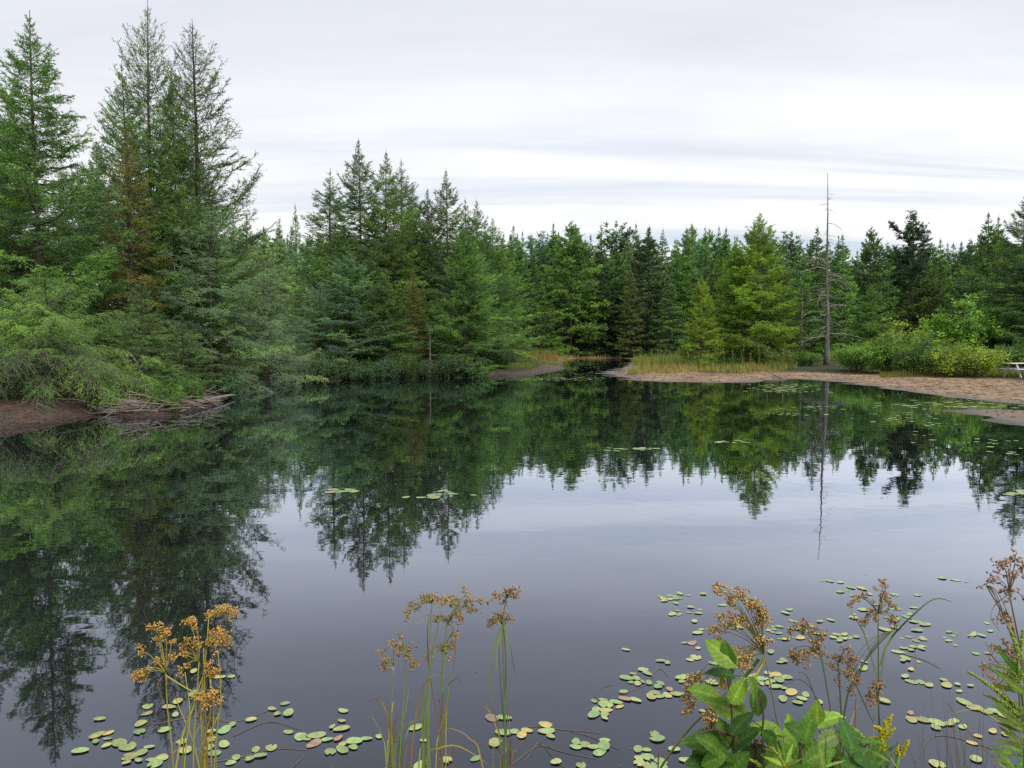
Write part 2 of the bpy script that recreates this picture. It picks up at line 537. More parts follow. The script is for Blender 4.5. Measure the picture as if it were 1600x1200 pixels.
def conifer(seed, H, Rm, nprim, nsec=12, nter=6, nneed=8, need=0.045, nw=0.011, start=0.04, power=0.85,
            elev=(-12, 10, 55), curl=0.35, droop=0.25, sparse=0.0, jit=0.35, bare=0.0, sec_len=0.42, flatness=0.13,
            trunk_r=None, irregular=0.0, dead_low=0.12, lean=0.0, hang=False):
    """returns (trunk mesh, crown mesh). Branches curve, carry side twigs and short shoots, all clothed in single needles."""
    g = np.random.default_rng(seed)
    nwh = max(8, nprim//5)
    wl = (np.arange(nprim)//5+0.5)/nwh                      # boughs stand in whorls of five, closer together towards the tip
    wl = wl**0.92
    wl = wl+g.normal(0, 1, nprim)*(0.16+0.9*smooth(0.72, 0.95, wl))/nwh
    wl = np.where(wl > 0.97, 0.97-0.22*g.uniform(0, 1, nprim)**1.5, wl)
    t_ = start+(1-start)*np.clip(wl, 0, 0.985)
    t_ = np.minimum(t_, 0.995)
    az = np.arange(nprim)*TAU/5+(np.arange(nprim)//5)*0.75+g.normal(0, 0.28, nprim)
    prof = (1-t_)**power
    prof *= smooth(0.0, 0.16, t_)*0.35+0.65
    L = Rm*prof*(1-jit+2*jit*g.uniform(0, 1, nprim)**1.0)+0.12+0.02*H*(1-t_)
    if irregular:
        L *= 1+irregular*np.sin(3*az+g.uniform(0, 6))*np.sin(t_*19+az)
        L *= np.where(g.uniform(0, 1, nprim) < irregular*0.35, 0.35, 1.0)
    L = np.maximum(L*(1-0.55*smooth(0.80, 1.0, t_)), 0.07)
    el = np.radians(np.interp(t_, [0, 0.5, 0.9, 1], (elev[0], elev[1], elev[2]*0.8+elev[1]*0.2, elev[2]+16))+g.normal(0, 9, nprim))
    dx, dy = np.cos(az), np.sin(az)
    lean_x = lean*H
    base = np.stack([lean_x*t_**2, np.zeros(nprim), t_*H], -1)
    hdir = np.stack([dx, dy, np.zeros(nprim)], -1)
    cu = curl*L*g.uniform(0.4, 1.3, nprim)
    dr = droop*L*g.uniform(0.5, 1.3, nprim)*(1-t_)
    def on(i, s):
        r = (L[i]*s)
        z = np.sin(el[i])*L[i]*s - dr[i]*s**2*1.0 + cu[i]*s**3
        return base[i]+hdir[i]*(r*np.cos(el[i]))[:, None]+np.stack([0*z, 0*z, z], -1)
    def tan(i, s):
        return unit(on(i, s+0.02)-on(i, s-0.02))
    wood = MB(); crown = MB()
    # trunk
    tr = trunk_r or 0.0085*H
    m = 9
    tt = np.linspace(0, 1, m)
    P = np.stack([lean_x*tt**2+0.02*tr*H*np.sin(tt*7), 0.02*tr*H*np.cos(tt*6), tt*H], -1)
    P[:, 0] -= P[0, 0]; P[:, 1] -= P[0, 1]
    P[0, 2] -= 0.5
    rad = tr*(1-tt)**0.9+0.010
    rad[0] *= 1.35
    wood.add(*tubes(P, rad, 7))
    # limbs
    ss = np.linspace(0, 1, 6)
    I = np.arange(nprim)
    BP = np.stack([on(I, np.full(nprim, s)) for s in ss], 1)
    br = (0.004+0.0085*L)[:, None]*np.linspace(1, 0.25, 6)[None]
    wood.add(*tubes(BP, br, 3, cap=False))
    # secondary twigs
    cnt = np.maximum(np.where(t_ > 0.9, 2, 5), (nsec*(0.12+0.88*(L/L.max())**0.75)).astype(int))
    pi = np.repeat(I, cnt)
    s = g.uniform(0.0, 1, len(pi))
    lo = np.interp(t_[pi], [0, 0.35, 1], [0.42, 0.28, 0.05])
    s = lo+(1-lo)*s**0.85
    side = np.where(g.uniform(0, 1, len(pi)) < 0.5, -1.0, 1.0)
    if sparse:
        keep = g.uniform(0, 1, len(pi)) > sparse*smooth(0.45, 1.0, t_[pi])
        pi, s, side = pi[keep], s[keep], side[keep]
    p0 = on(pi, s)
    T = tan(pi, s)
    sd = unit(np.cross(T, np.array([[0, 0, 1.]])))*side[:, None]
    ang = np.radians(g.uniform(32, 75, len(pi)))
    up = np.cross(sd, T)*side[:, None]
    D = unit(T*np.cos(ang)[:, None]+sd*np.sin(ang)[:, None]+up*g.normal(0, flatness, len(pi))[:, None])
    l2 = sec_len*L[pi]*(1-0.62*s)*g.uniform(0.45, 1.15, len(pi))+0.06*(1-0.7*smooth(0.85, 1.0, t_[pi]))
    bend = np.zeros((len(pi), 3)); bend[:, 2] = (-droop*1.1+curl*0.55)*l2*g.uniform(0.2, 1.2, len(pi))
    br_t = np.clip(g.normal(0.5, 0.24, nprim), 0, 1)                   # each limb's own shade of green
    tint2 = np.clip(br_t[pi]+g.normal(0, 0.16, len(pi)), 0, 1)
    # the last stretch of each limb acts as a leading shoot
    tipI = I
    p0 = np.vstack([p0, on(tipI, np.full(nprim, 0.62))])
    tv = on(tipI, np.full(nprim, 1.0))-on(tipI, np.full(nprim, 0.62))
    D = np.vstack([D, unit(tv)]); l2 = np.concatenate([l2, np.linalg.norm(tv, axis=1)*1.05])
    bend = np.vstack([bend, np.zeros((nprim, 3))])
    tint2 = np.concatenate([tint2, br_t]); pi2 = np.concatenate([pi, tipI])
    n2 = len(l2)
    u3 = np.linspace(0, 1, 3)
    SP_ = p0[:, None]+D[:, None]*(l2[:, None]*u3)[..., None]+bend[:, None]*(u3**2)[None, :, None]
    crown.add(*tubes(SP_, (0.0025+0.004*l2)[:, None]*np.array([1, .7, .35]), 3, cap=False), mi=1)
    # tertiary shoots
    cnt = np.maximum(1, (nter*(0.35+0.65*np.minimum(l2/0.7, 1.6))).astype(int))
    qi = np.repeat(np.arange(n2), cnt)
    u = 0.12+0.88*g.uniform(0, 1, len(qi))
    q0 = p0[qi]+D[qi]*(l2[qi]*u)[:, None]+bend[qi]*(u*u)[:, None]
    T3 = unit(D[qi]*l2[qi][:, None]+2*bend[qi]*u[:, None])
    a1, a2 = perp_frame(T3)
    ph = np.where(g.uniform(0, 1, len(qi)) < 0.5, 0, math.pi)+g.normal(0, 0.45, len(qi))
    an = np.radians(g.uniform(30, 70, len(qi)))
    D3 = unit(T3*np.cos(an)[:, None]+(a1*np.cos(ph)[:, None]+a2*np.sin(ph)[:, None])*np.sin(an)[:, None])
    l3 = (0.40*l2[qi]*(1-0.6*u)*g.uniform(0.5, 1.2, len(qi))+need*1.1*(1-0.7*smooth(0.8, 1.0, t_[pi2[qi]])))
    b3 = np.zeros((len(qi), 3)); b3[:, 2] = (curl*0.8-droop)*l3*0.6
    tint3 = np.clip(tint2[qi]+g.normal(0, 0.08, len(qi)), 0, 1)
    # needles on secondary and tertiary shoots
    X0 = np.vstack([p0, q0]); XD = np.vstack([D, D3]); XL = np.concatenate([l2, l3]); XB = np.vstack([bend, b3])
    XT = np.concatenate([tint2, tint3]); XP = np.concatenate([pi2, pi2[qi]])
    if bare:
        kb = g.uniform(0, 1, len(XL)) > bare
        X0, XD, XL, XB, XT, XP = X0[kb], XD[kb], XL[kb], XB[kb], XT[kb], XP[kb]
    cnt = np.maximum(3, (nneed*XL/0.16).astype(int)); cnt = np.minimum(cnt, nneed*4)
    ni = np.repeat(np.arange(len(XL)), cnt)
    v = g.uniform(0.05, 1, len(ni))
    nb_ = X0[ni]+XD[ni]*(XL[ni]*v)[:, None]+XB[ni]*(v*v)[:, None]
    ND = unit(XD[ni]*g.uniform(0.2, 0.9, len(ni))[:, None]+unit(g.normal(0, 1, (len(ni), 3))))
    nl = need*g.uniform(0.6, 1.25, len(ni))*(1-0.62*smooth(0.7, 1.0, t_[XP[ni]]))
    wv = unit(np.cross(ND, g.normal(0, 1, (len(ni), 3))))*(nw*0.5*g.uniform(0.7, 1.3, len(ni)))[:, None]
    tri = np.stack([nb_-wv, nb_+wv, nb_+ND*nl[:, None]], 1).reshape(-1, 3)
    crown.add(tri, np.arange(len(tri)).reshape(-1, 3), np.repeat(np.clip(XT[ni]+g.normal(0, .05, len(ni)), 0, 1), 3))
    # dead, bare twigs under the crown
    if dead_low:
        nd_ = int(nprim*min(dead_low, 3)*3)
        i = g.integers(0, max(2, int(nprim*0.35)), nd_)
        s0 = g.uniform(0.1, 0.6, nd_)
        d0 = on(i, s0)
        dd = unit(hdir[i]*0.5+g.normal(0, 0.6, (nd_, 3))+np.array([0, 0, -0.55]))
        if hang:
            s0 = g.uniform(0.2, 0.95, nd_); d0 = on(i, s0)
            dd = unit(hdir[i]*0.35+g.normal(0, 0.35, (nd_, 3))+np.array([0, 0, -1.0]))
        dl = g.uniform(0.15, 0.5, nd_)*np.minimum(L[i], 3.0)
        u4 = np.linspace(0, 1, 4)
        DP = d0[:, None]+dd[:, None]*(dl[:, None]*u4)[..., None]+g.normal(0, 0.03, (nd_, 4, 3))*dl[:, None, None]
        wood.add(*tubes(DP, np.outer(0.004+0.006*dl, [1, .8, .6, .3]), 3, cap=False), mi=1)
    return (wood.mesh('trunk', [M_BARK, M_TWIG]), crown.mesh('crown', [M_NEEDLE, M_TWIG]), H, Rm)

PROTO = {}
def protos():
    # near and middle trees
    PROTO['larch_sparse'] = conifer(1, 16, 3.2, 200, 28, 6, 8, 0.062, 0.022, elev=(-8, 12, 52), curl=0.55, droop=0.25, sparse=0.40, jit=0.40, bare=0.04, power=0.75)
    PROTO['larch_tall'] = conifer(2, 16, 3.0, 215, 30, 6, 7, 0.066, 0.026, elev=(-12, 8, 50), curl=0.4, droop=0.30, sparse=0.15, jit=0.35, power=0.8)
    PROTO['larch_full'] = conifer(3, 15, 3.6, 215, 38, 6, 7, 0.070, 0.028, elev=(-16, 2, 46), curl=0.4, droop=0.35, sparse=0.05, jit=0.32, power=0.85)
    PROTO['larch_low'] = conifer(4, 5.0, 3.6, 90, 34, 7, 8, 0.05, 0.018, start=0.22, power=0.5, elev=(0, 22, 55), curl=0.12, droop=0.85, jit=0.4, dead_low=3.0, trunk_r=0.09, hang=True)
    PROTO['larch_soft'] = conifer(5, 9.0, 3.4, 150, 32, 6, 7, 0.058, 0.019, start=0.02, power=0.65, elev=(-14, 8, 50), curl=0.3, droop=0.42, jit=0.4, sparse=0.25)
    PROTO['spruce_lean'] = conifer(6, 11, 1.6, 200, 22, 6, 8, 0.045, 0.024, elev=(-18, 2, 40), curl=0.2, droop=0.25, jit=0.3, power=0.7, bare=0.05)
    PROTO['fir_small'] = conifer(7, 4.0, 1.5, 100, 20, 6, 8, 0.045, 0.020, start=0.03, elev=(0, 15, 50), curl=0.1, droop=0.15, jit=0.2, power=0.8, trunk_r=0.05)
    PROTO['larch_wide'] = conifer(8, 13, 3.7, 200, 33, 6, 6, 0.085, 0.040, start=0.03, power=0.78, elev=(-10, 8, 50), curl=0.35, droop=0.30, jit=0.20, sparse=0.0)
    # far trees: coarser
    PROTO['far_larch'] = conifer(21, 16, 2.6, 170, 13, 4, 4, 0.18, 0.08, power=1.0, elev=(-10, 8, 50), curl=0.3, droop=0.25, sparse=0.2, jit=0.4, sec_len=0.45)
    PROTO['far_larch_slim'] = conifer(22, 16, 2.0, 170, 11, 4, 4, 0.15, 0.065, power=1.0, elev=(-5, 14, 52), curl=0.35, droop=0.2, sparse=0.3, jit=0.45, sec_len=0.45)
    PROTO['far_spruce'] = conifer(23, 15, 2.7, 170, 14, 4, 4, 0.17, 0.08, power=0.9, elev=(-16, 0, 42), curl=0.15, droop=0.25, jit=0.25, sec_len=0.45)
    PROTO['far_spruce_slim'] = conifer(24, 15, 1.8, 170, 11, 4, 4, 0.15, 0.075, power=0.85, elev=(-18, -2, 40), curl=0.15, droop=0.25, jit=0.3, sec_len=0.45)
    PROTO['far_pine'] = conifer(25, 17, 2.6, 100, 18, 5, 5, 0.19, 0.085, start=0.3, power=0.45, elev=(5, 15, 40), curl=0.3, droop=0.2, jit=0.45, irregular=0.7, sec_len=0.5)
    PROTO['far_larch_broad'] = conifer(26, 15, 3.6, 175, 16, 4, 4, 0.20, 0.09, power=0.7, elev=(-8, 8, 50), curl=0.3, droop=0.25, sparse=0.15, jit=0.3, sec_len=0.42)
    for k_, v_ in PROTO.items():
        print('PROTO', k_, sum(len(m.loops)-2*len(m.polygons) for m in v_[:2]))
protos()

GR = (0.155, 0.275, 0.078)     # mid green larch
DG = (0.118, 0.205, 0.070)     # darker green
DK = (0.075, 0.13, 0.066)     # dark spruce
BG = (0.21, 0.34, 0.19)     # blue-green larch
BR = (0.20, 0.34, 0.11)      # bright fresh green
YG = (0.265, 0.40, 0.06)       # yellow-green
OL = (0.23, 0.215, 0.062)     # olive brown
TREE_N = [0]
def tree(proto, tx, ty, D, half, col, name, label, cat='tree', group=None, hvar=0.12, base_sink=0.0, rz=None):
    """a tree whose tip stands where the photograph shows it, D metres off, with the given half width in photo pixels"""
    TREE_N[0] += 1
    g = random.Random(TREE_N[0]*13+5)
    wm, cm, H0, R0 = PROTO[proto]
    top = A(tx, ty, D)
    x, y = top[0], D
    z = gz(x, y)-base_sink
    H = top[2]-z
    sz = H/H0
    sx = (half*D/FPX)/R0 if half else sz
    e = empty(name, (x, y, z), g.uniform(0, TAU) if rz is None else rz)
    tag(e, label, cat, group)
    for nm, me in (('trunk', wm), ('crown', cm)):
        ob = bpy.data.objects.new(nm, me)
        ob.scale = (sx, sx, sz)
        link(ob, e)
        if nm == 'crown':
            k = 1+g.uniform(-hvar, hvar)
            h = g.uniform(-hvar, hvar)*0.6
            ob.color = (col[0]*k*(1+h), col[1]*k, col[2]*k*(1-h), 1)
    return e

# ---- left bank, near
NEAR = 'conifers on the left bank'
tree('larch_full', 45, 15, 26, 150, GR, 'larch_tree', 'tall dense larch at the far left above the red-brown mud bank', group=NEAR)
tree('larch_tall', -40, 105, 28, 120, DG, 'larch_tree', 'larch cut off by the left edge of the photo, behind the mud bank', group=NEAR)
tree('larch_low', 75, 455, 21.6, 150, BR, 'larch_tree', 'low spreading bright green larch drooping over the mud bank', group=NEAR)
tree('larch_low', -60, 470, 21.5, 130, BR, 'larch_tree', 'low drooping larch cut by the left photo edge, bare grey twigs below', group=NEAR)
tree('larch_sparse', 230, 0, 32, 105, GR, 'larch_tree', 'tallest larch on the left, its open tip reaching the top of the photo', group=NEAR)
tree('larch_sparse', 300, 28, 33, 120, DG, 'larch_tree', 'tall larch with long sparse upswept branches on its right side', group=NEAR, rz=2.0)
tree('larch_tall', 190, 92, 34, 90, DG, 'larch_tree', 'larch with a short blunt tip left of the tallest larch', group=NEAR)
tree('larch_full', 268, 108, 31.5, 75, GR, 'larch_tree', 'dense green larch between the two tallest sparse larches', group=NEAR)
tree('spruce_lean', 198, 192, 29, 62, OL, 'spruce_tree', 'olive brown spruce standing in front of the tallest larches', group=NEAR)
tree('fir_small', 218, 440, 25.5, 62, DG, 'fir_tree', 'small dark green fir below the olive brown spruce', group=NEAR)
tree('fir_small', 285, 505, 27, 55, DG, 'fir_tree', 'small dark fir just above the heap of dead sticks', group=NEAR)
tree('fir_small', 192, 560, 23.6, 38, YG, 'fir_tree', 'little yellowish fir at the left end of the stick heap', group=NEAR)
tree('fir_small', 262, 560, 25.5, 38, BR, 'fir_tree', 'little bright green fir behind the middle of the stick heap', group=NEAR)
tree('larch_soft', 325, 320, 30.5, 112, BG, 'larch_tree', 'wide blue-green larch with drooping sprays right of the tall larches', group=NEAR)
tree('larch_soft', 412, 405, 33, 72, (0.28, 0.40, 0.25), 'larch_tree', 'soft pale blue-green larch leaning out over the water', group=NEAR)
tree('larch_soft', 120, 250, 33, 90, GR, 'larch_tree', 'half hidden larch filling the gap between left edge and tallest larch', group=NEAR)
LB = 'trees in the second row of the left bank'
for x, y, D, h, c, lb in [
        (20, 130, 31, 95, GR, 'larch pressed close behind the far left larch, tip hidden in its crown'),
        (5, 190, 40, 95, DG, 'dark larch behind the far left larch, near the left photo edge'),
        (95, 300, 42, 85, DG, 'dark larch filling the gap right of the far left larch'),
        (150, 215, 44, 70, GR, 'thin larch whose tip shows between far left larch and tallest group'),
        (240, 250, 43, 95, DG, 'dark larch hidden behind the tallest sparse larches'),
        (310, 230, 42, 80, DG, 'dark larch behind the upswept sparse larch'),
        (365, 340, 45, 75, GR, 'larch behind the wide blue-green larch')]:
    tree('larch_full', x, y, D, h, c, 'larch_tree', lb, group=LB)
# ---- gap behind
GAP = 'larches in the gap behind the left bank'
for i, (x, y, D, h, lb) in enumerate([
        (461, 316, 74, 30, 'thin grey-tipped larch tallest in the gap between the left and centre groups'),
        (437, 338, 78, 32, 'thin larch left of the tallest one in the gap'),
        (412, 350, 80, 40, 'leafy larch low in the left of the gap behind the blue-green larch'),
        (480, 372, 70, 45, 'green larch beside the left flank of the centre group'),
        (385, 330, 84, 40, 'larch seen through the sparse branches of the left group')]):
    tree('far_larch_slim' if i < 2 else 'far_larch', x, y, D, h, (0.26, 0.38, 0.20), 'larch_tree', lb, group=GAP)
# ---- centre group
CEN = 'conifers of the centre group'
for x, y, D, h, pr, c, lb in [
        (515, 262, 53, 80, 'larch_tall', GR, 'sparse-tipped larch at the left of the centre group'),
        (560, 214, 56, 78, 'larch_full', DG, 'tallest larch of the centre group'),
        (603, 233, 54, 82, 'larch_full', GR, 'dense full larch right of the tallest in the centre group'),
        (627, 247, 59, 72, 'larch_tall', DG, 'open-topped larch behind the dense one in the centre group'),
        (645, 285, 62, 70, 'larch_full', DG, 'half hidden larch at the middle notch of the centre group'),
        (668, 292, 62, 60, 'larch_full', DK, 'thin dark larch in the notch of the centre group'),
        (697, 262, 57, 66, 'larch_full', DG, 'pointed larch tallest in the right half of the centre group'),
        (727, 308, 60, 60, 'larch_tall', GR, 'slim larch just right of the pointed one in the centre group'),
        (745, 310, 66, 62, 'larch_full', GR, 'pale slim larch second to the right of the pointed one'),
        (770, 338, 68, 62, 'larch_full', GR, 'larch on the right shoulder of the centre group'),
        (724, 350, 48, 56, 'larch_wide', GR, 'broad green larch low at the front right of the centre group'),
        (742, 372, 50, 62, 'larch_full', BR, 'bright green larch on the right edge of the centre group'),
        (545, 390, 47, 85, 'larch_wide', BG, 'wide blue-green larch low at the front of the centre group'),
        (600, 430, 46, 58, 'larch_wide', DG, 'low broad larch in the front middle of the centre group'),
        (500, 440, 45.5, 58, 'larch_soft', BG, 'low blue-green larch at the waterside left of the centre group'),
        (645, 420, 50, 32, 'spruce_lean', OL, 'olive tinged spruce in the dark middle of the centre group')]:
    tree(pr, x, y, D, h, c, 'spruce_tree' if 'spruce' in pr else 'larch_tree', lb, group=CEN)
# ---- back right of the centre group
BAC = 'larches behind the centre group'
for x, y, D, h, c, lb in [
        (798, 362, 88, 45, GR, 'tallest larch just right of the centre group'),
        (812, 372, 92, 42, DG, 'slim larch right of the centre group before the far forest'),
        (785, 368, 80, 45, BR, 'fresh green larch behind the right flank of the centre group'),
        (832, 385, 96, 45, DG, 'dark larch where the far forest begins right of the centre group')]:
    tree('far_larch', x, y, D, h, c, 'larch_tree', lb, group=BAC)
# ---- larches on the grassy point and around the dead tree
PNT = 'yellow-green larches on the grassy point'
tree('larch_wide', 1187, 330, 60, 68, YG, 'larch_tree', 'tall yellow-green larch on the grassy point', group=PNT)
tree('larch_wide', 1150, 378, 61, 52, YG, 'larch_tree', 'yellow-green larch merging with the left side of the tall one', group=PNT)
tree('larch_wide', 1218, 405, 63, 40, (0.13, 0.18, 0.04), 'larch_tree', 'shorter green larch on the right side of the yellow-green ones', group=PNT)
tree('larch_wide', 1097, 428, 58, 33, YG, 'larch_tree', 'small separate yellow-green larch left of the tall one', group=PNT)

# ---- far forest: front row told apart one by one
FAR = 'conifers of the far forest edge'
for x, y, D, h, pr, c, lb in [
        (893, 343, 104, 62, 'far_larch_broad', GR, 'big broad green larch facing the stream inlet'),
        (865, 345, 112, 38, 'far_larch', GR, 'slim larch left of the big broad one by the inlet'),
        (938, 372, 106, 36, 'far_spruce', DK, 'dark rounded spruce right of the big broad larch'),
        (963, 346, 116, 30, 'far_pine', DG, 'open-crowned tall pine above the dark rounded spruce'),
        (985, 412, 100, 28, 'far_larch', (0.15, 0.20, 0.07), 'pale light green larch in the middle of the far edge'),
        (1014, 350, 104, 48, 'far_spruce', DK, 'tall dark broad spruce in the middle of the far edge'),
        (1047, 430, 98, 30, 'far_spruce', DG, 'low green spruce right of the tall dark one'),
        (1073, 352, 110, 34, 'far_larch', GR, 'larch behind the small separate yellow-green one'),
        (1102, 352, 112, 32, 'far_larch_slim', GR, 'thin larch tip left of the tall yellow-green larch'),
        (1135, 352, 114, 34, 'far_larch', DG, 'dark larch tip just left of the yellow-green pair'),
        (1250, 380, 92, 42, 'far_larch', GR, 'green larch in the gap left of the bare dead tree'),
        (1277, 350, 98, 38, 'far_spruce', DG, 'spruce directly behind the bare dead tree'),
        (1318, 392, 84, 40, 'far_larch', BR, 'fresh green larch right behind the dead tree'),
        (1362, 352, 88, 45, 'far_larch_broad', DG, 'broad larch tallest between dead tree and dark pine'),
        (1362, 445, 66, 44, 'larch_wide', GR, 'young conical larch standing in front of the broad one'),
        (1400, 382, 96, 30, 'far_pine', DG, 'slim pine left of the dark irregular pine'),
        (1428, 330, 92, 36, 'far_pine', DK, 'dark irregular pine standing above the right shrubs'),
        (1470, 370, 86, 36, 'far_larch', GR, 'larch right of the dark irregular pine'),
        (1490, 376, 90, 34, 'far_spruce', DG, 'second larch-like spruce right of the dark pine'),
        (1450, 430, 76, 52, 'far_larch_broad', (0.10, 0.145, 0.05), 'broad light green larch below the dark irregular pine'),
        (1545, 328, 78, 46, 'far_larch', GR, 'tall twin-tipped larch near the right edge, left tip'),
        (1561, 334, 80, 40, 'far_larch', GR, 'tall twin-tipped larch near the right edge, right tip'),
        (1520, 420, 70, 50, 'far_larch_broad', DG, 'lower broad larch below the twin-tipped ones'),
        (1604, 296, 52, 70, 'larch_full', DG, 'dense tall larch cut off by the right edge of the photo'),
        (1650, 330, 50, 90, 'larch_full', GR, 'larch mostly beyond the right edge of the photo')]:
    nm = 'pine_tree' if 'pine' in pr else 'spruce_tree' if 'spruce' in pr else 'larch_tree'
    tree(pr, x, y, D, h, c, nm, lb, group=FAR)
# ---- far forest: the mass of tips behind, alike within each stretch
MARKS = [(461, 'the grey-tipped larch in the left gap'), (560, 'the tallest centre larch'), (697, 'the pointed centre larch'), (798, 'the larch right of the centre group'),
         (865, 'the slim larch by the inlet'), (893, 'the big broad larch'), (938, 'the dark rounded spruce'), (985, 'the pale light green larch'), (1014, 'the tall dark spruce'), (1047, 'the low green spruce'),
         (1097, 'the small yellow-green larch'), (1150, 'the left yellow-green larch'), (1187, 'the tall yellow-green larch'), (1240, 'the gap before the dead tree'), (1292, 'the dead tree'), (1330, 'the fresh green larch'),
         (1362, 'the young conical larch'), (1428, 'the dark irregular pine'), (1480, 'the two trees right of the pine'), (1550, 'the twin-tipped larch'), (1604, 'the right edge larch')]
LEAN = {'far_larch': 'larch', 'far_larch_slim': 'slim larch', 'far_spruce_slim': 'narrow spruce', 'far_spruce': 'dense spruce', 'far_larch_broad': 'broad larch', 'far_pine': 'ragged pine'}
SHADE = {0: 'green', 1: 'dark green', 2: 'blue-green', 3: 'very dark'}
def back_label(x, row, pr, c):
    mx_, nm = min(MARKS, key=lambda m: abs(m[0]-x))
    sd = 'just left of' if x < mx_-8 else 'just right of' if x > mx_+8 else 'straight behind'
    sh = {GR: 'green', DG: 'dark green', BG: 'blue-green', DK: 'very dark', BR: 'fresh green'}[c]
    return f"{'nearer' if row == 0 else 'distant'} {sh} {LEAN[pr]} {sd} {nm}"
g = random.Random(3)
for row, (D, ylo, yhi, step) in enumerate([(112, 380, 430, 27), (122, 360, 400, 23), (134, 346, 386, 21), (150, 344, 374, 22)]):
    x = 330+g.uniform(0, 14)
    while x < 1680:
        if not (1300 < x < 1640 and row == 0):
            y = g.uniform(ylo, yhi)
            if x > 1230: y += 12
            if 1330 < x < 1500: y += 14
            pr = g.choice(['far_larch', 'far_larch_slim', 'far_larch_broad', 'far_spruce_slim', 'far_spruce', 'far_larch', 'far_pine', 'far_larch_broad'])
            if pr == 'far_pine' and g.random() < 0.6: pr = 'far_larch'
            c = g.choice([GR, DG, GR, BG, BG, DK, BR])
            hw = g.uniform(22, 34)*(1.45 if 'broad' in pr else 1)
            tree(pr, x, y, D+g.uniform(-4, 4), hw, c, 'pine_tree' if 'pine' in pr else 'spruce_tree' if 'spruce' in pr else 'larch_tree',
                 back_label(x, row, pr, c), group='conifers in the back rows of the far forest', hvar=0.25)
        x += step*g.uniform(0.6, 1.4)

_same = {}
for o_ in COL.objects:
    if o_.get('group') == 'conifers in the back rows of the far forest':
        _same.setdefault(o_['label'], []).append(o_)
for lb_, os_ in _same.items():
    if len(os_) > 1:
        os_.sort(key=lambda o_: o_.location.x/o_.location.y)
        for i, o_ in enumerate(os_):
            w_ = 'leftmost' if i == 0 else 'rightmost' if i == len(os_)-1 else ['second', 'third', 'fourth', 'fifth', 'sixth', 'seventh'][i-1]
            o_['label'] = w_+' '+lb_

# ------------------------------------------------------------------ broad-leaved shrubs
def shrub_proto(seed, H, Rm, nstem, nleaf, leaf):
    g = np.random.default_rng(seed)
    az = g.uniform(0, TAU, nstem)
    rr = Rm*np.sqrt(g.uniform(0.02, 1, nstem))
    hh = H*(1-0.55*(rr/Rm)**2)*g.uniform(0.7, 1.08, nstem)
    tip = np.stack([rr*np.cos(az), rr*np.sin(az), hh], -1)
    b0 = np.stack([0.25*rr*np.cos(az), 0.25*rr*np.sin(az), np.full(nstem, -0.1)], -1)
    mid = b0*0.4+tip*0.6; mid[:, :2] *= 0.85; mid[:, 2] += 0.08*H
    u = np.linspace(0, 1, 6)[None, :, None]
    P = (1-u)**2*b0[:, None]+2*u*(1-u)*mid[:, None]+u*u*tip[:, None]
    wood = MB()
    wood.add(*tubes(P, np.linspace(0.022, 0.005, 6)[None]*np.ones((nstem, 1)), 3, cap=False))
    # leafy sprays
    nsp = nstem*14
    k = g.integers(0, nstem, nsp)
    s = g.uniform(0.25, 1.0, nsp)**0.8
    c = (1-s)[:, None]**2*b0[k]+2*(s*(1-s))[:, None]*mid[k]+(s*s)[:, None]*tip[k]
    c += g.normal(0, 0.14*Rm, (nsp, 3))*np.array([1, 1, 0.55])
    c[:, 2] = np.clip(c[:, 2], 0.08, None)
    q = g.integers(0, nsp, nleaf)
    pos = c[q]+g.normal(0, 0.045*Rm+0.03, (nleaf, 3))
    pos[:, 2] = np.abs(pos[:, 2])
    n = unit(g.normal(0, 0.55, (nleaf, 3))+np.array([0, 0, 0.8])+unit(pos*np.array([1, 1, 0.3]))*0.5)
    a = unit(np.cross(n, g.normal(0, 1, (nleaf, 3)))); b_ = np.cross(n, a)
    l = leaf*g.uniform(0.6, 1.3, nleaf)[:, None]
    Vq = np.stack([pos-a*l*0.5, pos+b_*l*0.28, pos+a*l*0.5-n*l*0.12, pos-b_*l*0.28], 1).reshape(-1, 3)
    tq = np.clip(np.repeat(np.clip(g.normal(0.5, 0.22, nsp), 0, 1)[q]+g.normal(0, 0.1, nleaf), 4), 0, 1)
    lf = MB()
    lf.add(Vq, np.arange(len(Vq)).reshape(-1, 4), tq)
    return wood.mesh('stems', M_TWIG), lf.mesh('foliage', M_LEAF), H, Rm
SHRUB = [shrub_proto(41, 2.0, 1.5, 22, 9000, 0.11), shrub_proto(42, 2.4, 1.3, 18, 8000, 0.12), shrub_proto(43, 1.5, 1.7, 26, 9000, 0.105)]
SH_N = [0]
def shrub(k, cx, ytop, ybase, half, col, label, group):
    SH_N[0] += 1
    g = random.Random(SH_N[0]*7+1)
    wm, lm, H0, R0 = SHRUB[k]
    # ybase gives the distance on the ground
    D = 60.0
    for _ in range(12):
        z = gz(A(cx, ybase, D)[0], D)
        d = ray(cx, ybase)
        D = 0.5*D+0.5*min(130.0, d[1]*(z-CAM_H)/min(d[2], -0.003))
    x = A(cx, ybase, D)[0]
    z = gz(x, D)
    H = A(cx, ytop, D)[2]-z
    e = empty('shrub', (x, D, z-0.03), g.uniform(0, TAU))
    tag(e, label, 'shrub', group)
    sx = half*D/FPX/R0
    for nm, me in (('stems', wm), ('foliage', lm)):
        ob = link(bpy.data.objects.new(nm, me), e)
        ob.scale = (sx, sx, H/H0)
        if nm == 'foliage':
            kk = 1+g.uniform(-.12, .12)
            ob.color = (col[0]*kk, col[1]*kk, col[2]*kk, 1)
    return e
SG = (0.18, 0.32, 0.055); SD = (0.125, 0.225, 0.055); SY = (0.28, 0.37, 0.06)
RS = 'broad-leaved shrubs along the right shore'
